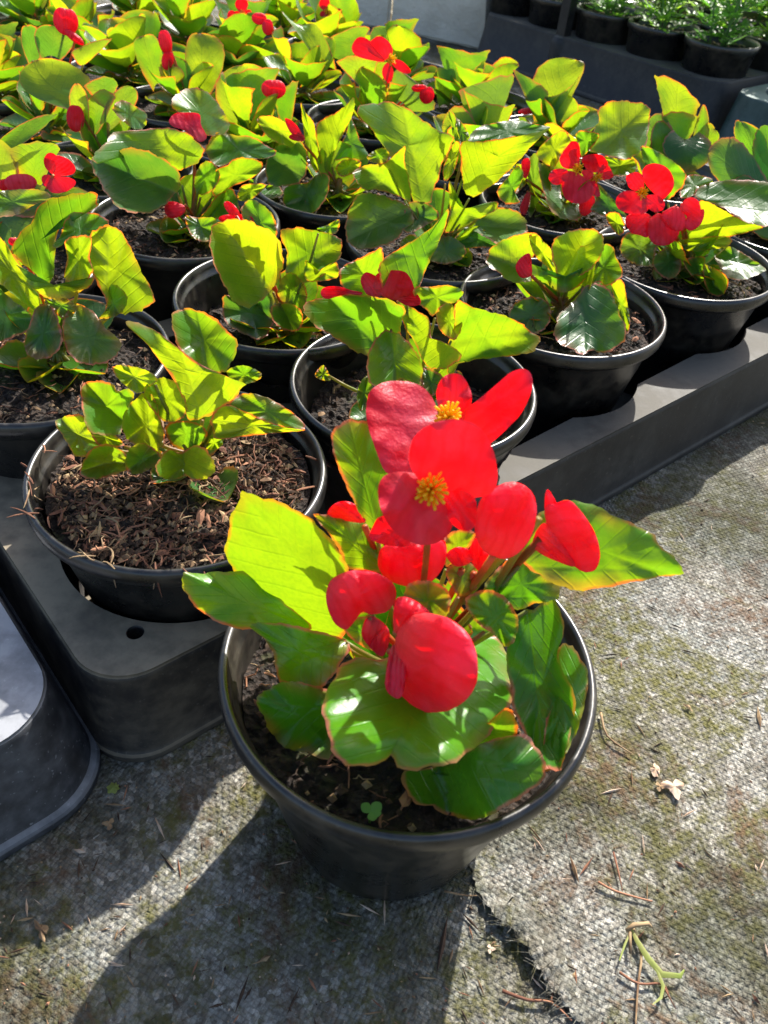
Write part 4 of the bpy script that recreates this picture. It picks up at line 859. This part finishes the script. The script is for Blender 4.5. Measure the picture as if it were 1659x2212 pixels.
LV(P, k9, [((590,230,640,182,740,150,830,130,930,140,1040,190,1130,250,1172,330,1152,402,1080,482,1000,542,880,552,780,522,700,442,640,340), (1150,420), (620,205), -.9, .5, .5, dict(old=True, ruffle=.08, label='huge round leaf shaded by the leaf behind it')),
 ((598,190,660,120,740,30,830,18,950,8,1050,-2,1150,10,1250,60,1324,150,1290,212,1210,262,1130,270,1040,230,900,190,760,190,640,230), (1180,370), (1000,5), .4, .5, .4, dict(ruffle=.1)),
 ((1260,380,1268,300,1310,228,1370,218,1424,290,1404,370,1350,422,1290,432), (1300,450), (1350,220), .2, .2, .4),
 ((1400,270,1470,240,1520,200,1600,193,1692,220,1692,280,1600,342,1500,382,1410,450,1380,410,1415,320), (1370,460), (1680,220), .3, .2, .3),
 ((1330,150,1370,60,1420,28,1530,48,1640,58,1750,128,1794,150,1750,192,1659,202,1550,202,1450,242,1390,240), (1300,270), (1790,150), 1.0, 1.5, .3),
 ((1205,560,1240,580,1320,608,1412,618,1392,682,1370,742,1290,722,1230,662), (1220,540), (1380,735), -.6, .7, .6),
 ((1310,560,1340,480,1420,410,1500,390,1542,470,1542,562,1430,592), (1290,560), (1510,400), .1, .5, .4),
 ((1540,460,1560,380,1640,358,1722,370,1659,442,1600,472), (1440,500), (1710,372), .4, .3, .3),
 ((730,-130,790,-180,900,-130,950,-90,940,-10,880,10,800,-40,760,-80), (950,100), (740,-135), 2.2, 1.6, .2),
 ((1110,-150,1160,-230,1260,-262,1360,-220,1440,-120,1490,-10,1440,40,1340,50,1280,40,1200,-60), (1260,130), (1300,-255), 2.0, 1.4, .3)])
P.Z(k9(1095,-45,1130,-92,1200,-100,1290,-90,1304,-20,1340,60,1290,90,1230,40,1180,10,1120,-10), k9(1240,60)[0], k9(1190,-98)[0], 1.9, .9, .1, pod=.1)
P.Z(k9(1065,520,1080,482,1120,475,1190,500,1202,540,1160,575,1110,585,1075,560), k9(1200,500)[0], k9(1070,520)[0], -.9, .3, .1, pod=.25)
P.done(10)
P = Plant('potted_begonia', grid(SI*2, SJ*2), 'begonia with tall pointed yellow lit leaves and thin red petal in its centre', 'potted plant', G_B, 33, fibres=60)
LV(P, k8, [((285,520,300,460,350,440,420,430,470,388,527,390,532,470,502,542,440,602,360,602,300,572), (440,415), (340,605), -.5, .9, .5),
 ((190,330,260,228,330,240,370,208,412,260,412,370,372,432,290,452,210,442), (420,420), (220,300), .0, .5, .5, OLD),
 ((463,130,500,90,560,60,620,20,668,-25,662,60,620,150,570,250,540,342,530,402,490,332,470,230), (520,410), (655,-15), .3, .2, .4),
 ((380,0,410,60,450,110,472,230,492,332,455,372,410,252,393,130), (470,400), (385,5), .2, .2, .4),
 ((638,70,670,120,702,210,742,282,700,312,620,302,560,312,600,222,630,150), (550,350), (650,75), .6, .5, .4),
 ((570,350,620,308,702,320,682,372,600,402), (550,400), (700,320), .1, .3, .3),
 ((530,458,560,510,612,552,590,554,540,512), (520,440), (612,552), -.2, .3, .2),
 ((145,90,220,73,300,110,360,160,402,202,330,247,260,222,190,172), (400,260), (150,92), .6, .9, .6),
 ((100,410,180,440,260,450,280,500,200,520,120,480), (300,440), (110,420), .2, .5, .3)])
fl = P.Z(k8(295,88,330,98,370,140,398,202,350,190,310,140), k8(390,220)[0], k8(300,90)[0], .2, .4, .1, pod=.06)
P.Z(k8(318,180,370,163,402,190,390,212,330,202), k8(402,210)[0], k8(320,182)[0], .1, .3, .1, pod=.05, parent=fl)
P.done(10)
def std(i, j, label, seed, n=8, h=1.0, off=(0, 0), nearp=False, extra=None, fl=(), bud=0):
    c = grid(SI*i, SJ*j)+np.array(off)
    P = Plant('potted_begonia', c, label, 'potted plant', G_B, seed, near=nearp, fibres=12 if not nearp else 60)
    P.nu = 12
    if extra: extra(P)
    P.wildset(n, h)
    for (az, out, z, s) in fl: P.wildflower(az, out, z, s)
    for _ in range(bud): P.wildbud(P.rng.uniform(0, 6.28), P.rng.uniform(.0, .02), P.rng.uniform(.02, .05), P.rng.uniform(.004, .008))
    return P.done(10)
def ex32(P):
    L = P.leaf
    L((1060, 345), (1060, 225), (1000, 180), (1112, 215), (.4, 1.0, 1.4, 1.2, 1.3), 'f')
    L((1050, 330), (1080, 165), (992, 180), (1115, 150), (1.2, 2.2, 2.8, 2.4, 2.8), 'f', old=True)
    L((1030, 330), (955, 270), (980, 320), (1000, 230), (.3, .4, .5, .1, 1.0), 'o')
std(3, 2, 'begonia with folded blue green leaf, right behind the large fan leaves', 41, 5, .85, extra=ex32)
def ex42(P):
    L = P.leaf
    L((1170, 275), (1145, 170), (1105, 140), (1182, 185), (.4, 1.0, 1.4, 1.2, 1.2), 'f')
    L((1190, 250), (1248, 130), (1160, 150), (1255, 170), (1.4, 2.4, 3.2, 2.6, 2.4), 'o')
    L((1180, 280), (1215, 200), (1180, 200), (1256, 155), (.2, .8, 1.2, 1.0, 1.2), 'f')
    P.bud((1140, 240), 20, 7, .2, 0, .1)
std(4, 2, 'begonia with a wavy topped leaf, at the right end of the third row', 42, 5, .8, extra=ex42)
def ex33(P):
    L = P.leaf
    P.flower([((835, 130), (820, 78), (798, 105), (848, 105), (.2, .3, .5, .3, .3)), ((830, 130), (760, 100), (780, 125), (790, 82), (.2, .2, .3, 0, .5)),
              ((845, 135), (888, 155), (865, 130), (865, 155), (.2, 0, -.1, .1, -.2)), ((838, 135), (840, 180), (825, 155), (850, 155), (.2, -.1, -.3, -.1, -.1))], (845, 128, 0), ssz=.005)
    L((790, 190), (765, 120), (723, 128), (815, 120), (-.2, .2, .4, .3, .3), 'f')
    L((860, 215), (860, 150), (845, 190), (940, 225), (-.2, -.4, .2, .2, -.6), 'o', old=True)
    P.bud((922, 205), 16, 18, -.6, 0, .2); P.bud((905, 190), 16, 8, -.5, 0, .2)
std(3, 3, 'begonia carrying the open red flower, middle of the back rows', 43, 6, .9, extra=ex33)
def ex43(P):
    L = P.leaf
    L((980, 185), (1000, 110), (945, 90), (1055, 115), (.4, 1.0, 1.3, 1.1, 1.2), 'f')
    L((960, 225), (965, 150), (940, 160), (985, 165), (-.2, .1, .3, .1, .1), 'o')
std(4, 3, 'begonia with one broad lime leaf in front of the far black tray', 44, 6, .85, extra=ex43)
def ex23(P):
    L = P.leaf
    L((545, 290), (520, 140), (465, 200), (588, 180), (.4, 1.4, 2.2, 1.4, 1.6), 'o', m=(525, 200))
    L((620, 300), (625, 180), (595, 210), (645, 165), (.2, .7, 1.0, .8, 1.0), 'f')
    L((520, 310), (560, 280), (480, 265), (590, 300), (-.2, -.6, -.8, -.5, -.8), 'f')
    P.bud((591, 192), 26, 20, .1, 0, .15)
std(2, 3, 'begonia with scarlet disc shaped bloom against a yellow lit leaf', 45, 6, .9, extra=ex23)
def ex13(P):
    L = P.leaf
    L((160, 215), (75, 130), (48, 190), (175, 150), (1.8, 2.6, 3.2, 1.8, 3.4), 'o', m=(100, 175))
    L((205, 290), (215, 195), (180, 225), (250, 200), (.2, .7, 1.0, .7, .8), 'f')
    L((230, 230), (225, 165), (180, 180), (255, 175), (.8, 1.2, 1.5, 1.3, 1.3), 'f')
    L((235, 265), (290, 190), (245, 200), (290, 230), (.4, .7, 1, 1, .5), 'o')
    L((180, 270), (165, 180), (150, 220), (190, 215), (.2, .5, .8, .5, .5), 'o')
    P.bud((163, 255), 18, 28, -.2, 0, .1)
std(1, 3, 'begonia with orange tipped young leaves and a coral bud over its pot rim', 46, 5, .8, extra=ex13)
def ex24(P):
    L = P.leaf
    L((430, 190), (430, 72), (400, 110), (485, 110), (.8, 1.8, 2.8, 1.8, 2.2), 'o')
    L((340, 180), (310, 78), (290, 110), (345, 95), (.4, .8, 1.2, .8, .8), 'o')
    L((360, 190), (385, 145), (345, 140), (400, 165), (-.2, -.4, 0, .2, 0), 'f')
    P.bud((357, 90), 14, 24, .3, .2, .1); P.bud((362, 130), 12, 20, 0, -.2, .1)
std(2, 4, 'begonia with a vertical chain of red buds and a glossy tilted leaf', 47, 5, .85, extra=ex24)
def ex14(P):
    L = P.leaf
    L((110, 120), (115, 55), (75, 70), (165, 75), (0, .4, .7, .4, .4), 'o')
    L((180, 140), (200, 90), (155, 108), (245, 78), (-.3, -.3, 0, 0, .2), 'f')
    L((70, 130), (55, 55), (45, 85), (90, 75), (.2, .6, .8, .5, .6), 'o')
    P.bud((142, 45), 25, 28, .2, 0, .2); P.bud((160, 80), 22, 9, 0, -.5, .1)
std(1, 4, 'begonia holding a large bright red bloom near the top left corner', 48, 5, .8, extra=ex14)
def ex34(P):
    P.bud((560, 40), 16, 12, 1, 0, .1); P.bud((578, 58), 12, 16, .8, 0, .1)
    P.leaf((700, 140), (640, 60), (612, 30), (690, 60), (.6, 1.2, 1.8, 1.0, 1.6), 'o')
std(3, 4, 'begonia with pink buds under a dark tilted leaf, middle of the fifth row', 49, 7, .9, extra=ex34)
def ex44(P):
    P.leaf((840, 150), (840, 60), (800, 75), (892, 90), (.4, 1.0, 1.6, 1.0, 1.2), 'o', old=True)
    P.leaf((750, 130), (760, 60), (690, 90), (800, 55), (.2, .8, 1.2, .7, .9), 'f')
std(4, 4, 'begonia with a dark rounded leaf in front of the grey concrete block', 50, 6, .85, extra=ex44)
ords = ['', 'first', 'second', 'third', 'fourth', 'fifth', 'sixth', 'seventh', 'eighth', 'ninth', 'tenth', 'eleventh']
rg = random.Random(5)
for j, iis in ((5, (1, 2, 3, 4)), (6, (1, 2, 3, 4)), (7, (2, 3)), (4, (0,))):
    for i in iis:
        nf = rg.choice((0, 1, 1, 2)); nb = rg.choice((0, 1, 2))
        std(i, j, 'begonia in the %s row from the long tray edge, %s from the left' % (ords[j+1], ords[i+1]), 60+j*7+i, 9, 1.0,
            fl=[(rg.uniform(0, 6), rg.uniform(0, .02), rg.uniform(.045, .06), .011) for _ in range(nf)], bud=nb)

# ------------------------------------------------------------------ trays under the pots
dh = on_z(292, 1366, .052)[:2]-G0; dh = (dh@GA, dh@GB)
def hrow(b, n0, n1, sh=.0): return (b+sh, [SI*i for i in range(n0, n1+1)])
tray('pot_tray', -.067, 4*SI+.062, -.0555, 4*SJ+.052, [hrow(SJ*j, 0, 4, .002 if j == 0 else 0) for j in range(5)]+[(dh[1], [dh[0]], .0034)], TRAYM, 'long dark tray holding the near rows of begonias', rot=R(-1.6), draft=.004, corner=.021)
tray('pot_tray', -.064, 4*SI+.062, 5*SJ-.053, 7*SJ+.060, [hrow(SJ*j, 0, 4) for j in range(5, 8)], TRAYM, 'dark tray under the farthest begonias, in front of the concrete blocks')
tray('pot_tray', -.62, -.079, -.053, .50, [(.0+SJ*j+.006, [-.085-.060-SI*i for i in range(4)][::-1]) for j in range(5)], TRAYL, 'empty blue grey tray with rounded corner in the lower left', slot=.012, hr=.047, corner=.023, draft=.009)

# ------------------------------------------------------------------ far side: tray of marigolds, concrete blocks, stake, green tray
FT0 = .930
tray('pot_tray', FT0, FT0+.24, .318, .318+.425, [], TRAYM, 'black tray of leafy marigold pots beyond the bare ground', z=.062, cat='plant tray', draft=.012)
TG = 'young marigolds in the far tray'
def marigold(root, c, seed, H):
    rg = random.Random(seed); mb = MB()
    lathe(mb, (c[0], c[1], .010), [(.001, 0), (.037, 0), (.045, .078), (.048, .080), (.0485, .086), (.047, .088), (.045, .084), (.043, .07)], 36); mb.build('pot', POTM, root)
    mb = MB(); V = [(c[0], c[1], .088)]; n = 28; F = []
    for r in (.015, .03, .045):
        for k in range(n): t = 6.283*k/n; V.append((c[0]+r*math.cos(t), c[1]+r*math.sin(t), .086+rg.gauss(0, .0015)))
    for k in range(n):
        F.append((0, 1+k, 1+(k+1) % n)); [F.append((1+q*n+k, 1+(q+1)*n+k, 1+(q+1)*n+(k+1) % n, 1+q*n+(k+1) % n)) for q in range(2)]
    mb.add(V, F)
    for _ in range(50):
        t = rg.uniform(0, 6.28); r = .042*math.sqrt(rg.random()); p = np.array([c[0]+r*math.cos(t), c[1]+r*math.sin(t), .089]); d = np.array([rg.gauss(0, .004), rg.gauss(0, .004), .001]); tube(mb, [p, p+d], .0006, 4, mi=1)
    mb.build('soil', [SOIL, DRY], root, smooth=False)
    sb = MB(); lf = MB()
    for s in range(rg.choice((3, 4, 5))):
        az = rg.uniform(0, 6.28); r0 = rg.uniform(0, .015); b = np.array([c[0]+r0*math.cos(az), c[1]+r0*math.sin(az), .087]); h = H*rg.uniform(.6, 1.1); top = b+[math.cos(az)*h*.25, math.sin(az)*h*.25, h]
        tube(sb, curve(b, (b+top)/2+[0, 0, .01], top, 6), [.0016, .0014, .0012, .001, .001, .0006], 5)
        nl = int(5+h*110)
        for k in range(nl):
            q = (k+.6)/nl; p = b*(1-q)+top*q; a2 = az+k*2.4; L_ = rg.uniform(.022, .040)*(1.1-.4*q); el = R(rg.uniform(5, 55)*(.6+q*.6))
            d = np.array([math.cos(a2)*math.cos(el), math.sin(a2)*math.cos(el), math.sin(el)]); e = p+d*L_; e[2] -= .006*(1-q)
            tube(sb, [p, (p+e)/2+[0, 0, .002], e], .0005, 4)
            sd_ = np.array([-math.sin(a2), math.cos(a2), 0])
            for g in range(1, 6):
                for sg in (-1, 1):
                    f_ = g/5.; o = p*(1-f_)+e*f_+[0, 0, .004*f_*(1-f_)]; dd = d*(.75 if g < 5 else 1.1)+sd_*sg*(1.0 if g < 5 else .35); dd /= np.linalg.norm(dd); l2 = rg.uniform(.010, .016); w2 = l2*.20
                    cr = np.cross(dd, (0, 0, 1.)); cr /= np.linalg.norm(cr)+1e-9; up = np.array([0, 0, l2*rg.uniform(-.15, .3)])
                    V = [o, o+dd*l2*.35+cr*w2+up*.4, o+dd*l2*.75+cr*w2*.8+up*.9, o+dd*l2+up, o+dd*l2*.75-cr*w2*.8+up*.9, o+dd*l2*.35-cr*w2+up*.4, o+dd*l2*.4+up*.4-[0, 0, w2*.4], o+dd*l2*.75+up*.9-[0, 0, w2*.3]]
                    lf.add(V, [(0, 1, 6), (1, 2, 7, 6), (2, 3, 7), (3, 4, 7), (4, 5, 6, 7), (5, 0, 6)], [(0, 0, 9)]*8)
    sb.build('stem', simple('marigold stem', (.12, .25, .06), .5) if 'marigold stem' not in bpy.data.materials else bpy.data.materials['marigold stem'], root); setp(lf.build('foliage', TAG, root, attr=True), kind=None)
k = 0
for ra, a in enumerate((FT0+.058, FT0+.165, FT0+.275, FT0+.385)):
    for q in range(5 if ra < 3 else 4):
        b = .318+.045+.092*q - (.02 if ra else 0); c = grid(a, b)
        nm = ['nearest the camera', 'second', 'third', 'fourth', 'farthest'][q]
        lb = 'leafy marigold, %s from the right in the %s row of the far tray' % (['first', 'second', 'third', 'fourth', 'fifth'][q], ['front', 'second', 'third', 'back'][ra])
        r_ = empty('potted_marigold', (c[0], c[1], .012), lb, 'potted plant', TG)
        marigold(r_, np.array(c), 100+k, [.145, .10, .08, .065, .06][q]*(1 if ra == 0 else 1.25)); k += 1
# concrete blocks
def block(name, p0, p1, depth, h, label):
    """hollow block standing on the ground; p0 -> p1 is the foot of its front face"""
    p0 = np.array(p0[:2]); p1 = np.array(p1[:2]); d = (p1-p0); Lb = np.linalg.norm(d); d /= Lb; n_ = np.array([-d[1], d[0]])
    if n_[1] < 0: n_ = -n_
    ob = empty(name, (*p0, 0), label, 'concrete block', 'concrete blocks behind the plants'); bm = bmesh.new()
    bmesh.ops.create_cube(bm, size=1)
    for v in bm.verts:
        x, y, z = v.co+Vector((.5, .5, .5)); q = p0+d*x*Lb+n_*y*depth; v.co = Vector((q[0]-p0[0], q[1]-p0[1], z*h))
    bmesh.ops.recalc_face_normals(bm, faces=bm.faces); bmesh.ops.bevel(bm, geom=list(bm.edges), offset=.004, segments=2, affect='EDGES')
    bmesh.ops.subdivide_edges(bm, edges=[e for e in bm.edges if e.calc_length() > .05], cuts=10, use_grid_fill=True)
    rg = random.Random(3)
    for v in bm.verts: v.co += Vector((rg.gauss(0, .0004), rg.gauss(0, .0004), rg.gauss(0, .0004)))
    me = bpy.data.meshes.new('block_body'); bm.to_mesh(me); bm.free(); me.materials.append(CONC); o = bpy.data.objects.new('block_body', me); COL.objects.link(o); o.parent = ob
    mb = MB(); i_ = .02; c4 = [p0+d*i_+n_*i_, p0+d*(Lb-i_)+n_*i_, p0+d*(Lb-i_)+n_*(depth-i_), p0+d*i_+n_*(depth-i_)]
    nn_ = 16; V = []; F = []
    for a in range(nn_):
        for b in range(nn_):
            s, t = a/(nn_-1), b/(nn_-1); q = c4[0]*(1-s)*(1-t)+c4[1]*s*(1-t)+c4[2]*s*t+c4[3]*(1-s)*t; e = 0 if a in (0, nn_-1) or b in (0, nn_-1) else rg.uniform(.002, .008)
            V.append((*q, h+.001+e))
    for a in range(nn_-1):
        for b in range(nn_-1): F.append((a*nn_+b, (a+1)*nn_+b, (a+1)*nn_+b+1, a*nn_+b+1))
    mb.add(V, F); mb.build('dirt_layer', CLAY, ob, smooth=False)
pa, pb = on_z(842, 66), on_z(1052, 112)
hb = .19
block('concrete_block', pa, pb, .19, .125, 'right hand grey concrete block with a dusty brown top beside the far black tray')
pc = on_z(560, 20); dd = (pa-pc)
block('concrete_block', pc, pa-dd*.01, .19, .135, 'left hand grey concrete block, its face in shade behind the begonias')
# stake
q0 = on_z(1196, 178); mb = MB()
root = empty('metal_stake', tuple(q0), 'thin dark upright stake standing at the far black tray', 'stake')
V = []; s_ = .0075
for z in (0.0, .6):
    for dx, dy_ in ((-1, -1), (1, -1), (1, 1), (-1, 1)): V.append((q0[0]+GA[0]*dx*s_+GB[0]*dy_*s_, q0[1]+GA[1]*dx*s_+GB[1]*dy_*s_, z))
mb.add(V, [(0, 1, 5, 4), (1, 2, 6, 5), (2, 3, 7, 6), (3, 0, 4, 7), (4, 5, 6, 7)]); mb.build('post', TRAYM, root, smooth=False)
mb = MB(); lathe(mb, (q0[0], q0[1], 0), [(.016, 0), (.016, .052), (.013, .06), (.0085, .062)], 20); mb.build('foot_socket', TRAYM, root)
# green tray at the right edge
tray('pot_tray', FT0, FT0+.40, -.12, .298, [(.298-.060-.11*k, [FT0+.07+.115*i for i in range(3)]) for k in range(3)], TRAYG, 'grey green tray at the right frame edge beyond the begonias', z=.058, slot=.01, hr=.046, draft=.010)

# ------------------------------------------------------------------ litter on the ground cover
GZ = .0004
def gpt(px, py, z=GZ): return on_z(px, py, z)
def twig(pts, rad, m, label, cat='twig', name='twig', branch=(), group=None):
    mb = MB(); P_ = [gpt(*p[:2], z=(p[2] if len(p) > 2 else .0012)) for p in pts]
    k = []                                                     # smooth path through the points
    for i in range(len(P_)-1):
        a = P_[max(i-1, 0)]; b = P_[i]; c = P_[i+1]; d = P_[min(i+2, len(P_)-1)]
        for t in (0, .33, .66): k.append(.5*((2*b)+(c-a)*t+(2*a-5*b+4*c-d)*t*t+(3*b-a-3*c+d)*t**3))
    k.append(P_[-1]); n = len(k); tube(mb, k, [rad*(1.1-.7*i/n) for i in range(n)], 6)
    for br in branch: q = [gpt(*p[:2], z=.0012) for p in br]; tube(mb, q, [rad*.8]*(len(q)-1)+[rad*.3], 5)
    return setp(mb.build(name, m), label, cat, group)
twig([(1292, 1905), (1330, 1925), (1400, 1945), (1318+90, 1945)], .0005, FIBRE, 'short brown curved twig lying right of the front pot', branch=[[(1325, 1840), (1335, 1880), (1345, 1925)]])
twig([(1298, 1540), (1312, 1590), (1365, 1628)], .0006, DRY, 'thin bent straw close to the right rim of the front pot', 'straw', 'straw')
twig([(1338, 2100), (1380, 2125), (1430, 2125), (1445, 2150)], .0005, FIBRE, 'brown root like twig near the bottom edge of the frame', branch=[[(1430, 2125), (1460, 2180)]])
twig([(1085, 2140), (1140, 2160), (1190, 2165), (1235, 2205)], .0006, FIBRE, 'forked brown twig beside the torn seam', branch=[[(1190, 2165), (1195, 2140)]])
twig([(960, 1925), (1010, 1935), (1060, 1932)], .0004, DRY, 'fine straw crossing the foot of the front pot', 'straw', 'straw')
twig([(1365, 2000), (1385, 2060), (1378, 2130), (1372, 2230)], .0006, DRY, 'long tan stalk hanging down from the yellow weed', 'straw', 'straw')
# yellow weed
root = empty('dead_weed', tuple(gpt(1385, 2010)), 'yellowing pulled weed with thin leaves lying on the ground cover', 'weed')
mb = MB(); tube(mb, [gpt(1352, 2010, .003), gpt(1370, 1998, .004), gpt(1400, 1995, .003), gpt(1408, 2003, .002)], [.0006, .0009, .0008, .0004], 6); tube(mb, [gpt(1360, 2000, .003), gpt(1362, 2060, .002)], .0006, 5); mb.build('root', DRY, root)
def ribbon(pts, w, name, m, root, z=.0025):
    mb = MB(); P_ = [gpt(*p, z=z) for p in pts]; V = []; n = len(P_)
    for i, p in enumerate(P_):
        d = P_[min(i+1, n-1)]-P_[max(i-1, 0)]; d /= np.linalg.norm(d); s_ = np.array([-d[1], d[0], .3]); ww = w*math.sin(math.pi*(i+.5)/n); V += [p-s_*ww, p+[0, 0, ww*.4], p+s_*ww]
    mb.add(V, [q for i in range(n-1) for q in ((3*i, 3*i+1, 3*i+4, 3*i+3), (3*i+1, 3*i+2, 3*i+5, 3*i+4))], [(0, 0, 9)]*len(V)); return mb.build(name, m, root)
ribbon([(1362, 2002), (1375, 2030), (1400, 2070), (1430, 2105), (1470, 2108), (1478, 2095)], .0011, 'leaf', WEED, root)
ribbon([(1400, 2070), (1420, 2098), (1433, 2130), (1428, 2155), (1410, 2170)], .0006, 'leaf', WEED, root)
ribbon([(1365, 2005), (1350, 2040), (1338, 2075)], .0004, 'leaf', WEED, root)
# dried petals
def flake(cx, cy, s, m, label, seed, name='dried_petal', cat='dried petal', lobes=3, z=.0004, group=None, el=1.0, ang=0):
    rg = random.Random(seed); mb = MB(); n = 26; c = gpt(cx, cy, z); V = [c+[0, 0, s*.3]]; ph = rg.uniform(0, 6)
    for ring, rr in ((0, .5), (1, 1.)):
        for k in range(n):
            t = 6.283*k/n; r = s*rr*(.75+.3*math.sin(lobes*t+ph)+.12*math.sin(7*t+ph)); x, y = r*math.cos(t)*el, r*math.sin(t)
            V.append(c+np.array([x*math.cos(ang)-y*math.sin(ang), x*math.sin(ang)+y*math.cos(ang), (s*.35*(1-rr*.8)+s*.12*math.sin(5*t)) if ring == 0 else .0001+abs(math.sin(3*t))*s*.1]))
    F = [(0, 1+k, 1+(k+1) % n) for k in range(n)]+[(1+k, 1+n+k, 1+n+(k+1) % n, 1+(k+1) % n) for k in range(n)]; mb.add(V, F, [(0, 0, 9)]*len(V)); return setp(mb.build(name, m), label, cat, group)
flake(1415, 1665, .0042, PALE, 'cream dried petal scrap right of the front pot, the upper of two', 1, el=.55, lobes=2, ang=.3)
flake(1455, 1702, .0050, PALE, 'cream crumpled dried petal right of the front pot, the larger of two', 2, lobes=3)
flake(1425, 1700, .0022, DRY, 'small tan crumb touching the cream dried petals', 3)
flake(1486, 1528, .0026, DRY, 'tiny reddish scrap above the cream dried petals', 4, el=.5, ang=.8)
flake(248, 1700, .0030, GREENBIT if False else WEED, 'small round pale green flake in shadow by the left tray', 5, name='flake', cat='flake', lobes=1)
flake(235, 1780, .0024, DRY, 'small pinkish scrap in shadow below the trays', 6)
flake(90, 2010, .0045, DRY, 'brown scrap on the sunlit ground at lower left', 7, el=.45, ang=.8)
flake(1060, 2050, .0016, PALE, 'white speck at the edge of the pot shadow', 8, name='flake', cat='flake')
# loose crumbs over the cloth
rg = random.Random(9); mb = MB()
for _ in range(1700):
    px, py = rg.uniform(-100, 1800), rg.uniform(850, 2300)
    p = gpt(px, py, 0); ga, gb = (p[:2]-G0)@GA, (p[:2]-G0)@GB
    if gb > -.068 and ga > -.065: continue
    if gb > -.060 and ga < -.06: continue
    s = rg.uniform(.00015, .00055)*(1.8 if rg.random() < .06 else 1); t = rg.uniform(0, 3.14); el = rg.choice((1, 1, 1.6, 2.5, 6, 10))
    ax = np.array([math.cos(t), math.sin(t), 0])*s*el; ay = np.array([-math.sin(t), math.cos(t), 0])*s
    V = [p+ax*rg.uniform(.7, 1.2), p+ay, p-ax, p-ay*rg.uniform(.6, 1.2), p+[0, 0, s*1.1]]
    mb.add(V, [(0, 1, 4), (1, 2, 4), (2, 3, 4), (3, 0, 4)], mi=rg.choice((0, 1, 1, 1, 2, 2, 3)))
setp(mb.build('ground_litter', [FIBRE, FIBRE_D, DRY, PALE], smooth=False), kind='stuff')
# torn seam in the cloth: a raised frayed flap with a dark gap behind
mb = MB(); rg = random.Random(4)
path = [(1028, 1862), (1040, 1920), (1075, 1975), (1120, 2010), (1160, 2075), (1190, 2120), (1240, 2180), (1290, 2240)]
P_ = [gpt(*p, 0) for p in path]; k = []
for i in range(len(P_)-1):
    for t in np.linspace(0, 1, 9)[:-1]: k.append(P_[i]*(1-t)+P_[i+1]*t)
V = []; n = len(k)
for i, p in enumerate(k):
    d = k[min(i+1, n-1)]-k[max(i-1, 0)]; d /= np.linalg.norm(d); s_ = np.array([d[1], -d[0], 0]); s_ = s_ if s_[0] > 0 else -s_
    a = math.sin(math.pi*i/(n-1)); wd = .008*a+.001; hh = (.0042+.0012*math.sin(i*.9)+.0006*rg.gauss(0, 1))*a+.0004
    V += [p+s_*wd*1.2+[0, 0, .0002], p+s_*wd*.55+[0, 0, hh*.55], p+[0, 0, hh]-s_*.0006, p-s_*(.0022+.0006*math.sin(i*1.7)+rg.uniform(0, .0006))+[0, 0, hh*.85]]
mb.add(V, [(4*i+q, 4*i+q+1, 4*i+q+5, 4*i+q+4) for i in range(n-1) for q in range(3)])
for _ in range(90):
    i = rg.randrange(4, n-4); p = np.array(V[4*i+3]); d = np.array([rg.gauss(-.003, .003), rg.gauss(0, .003), rg.uniform(-.001, .0015)]); tube(mb, [p, p+d*.5+[0, 0, .0006], p+d], .00012, 4)
setp(mb.build('cloth_fold', GROUND), 'raised frayed fold of the woven cloth running down from the front pot', 'cloth fold')
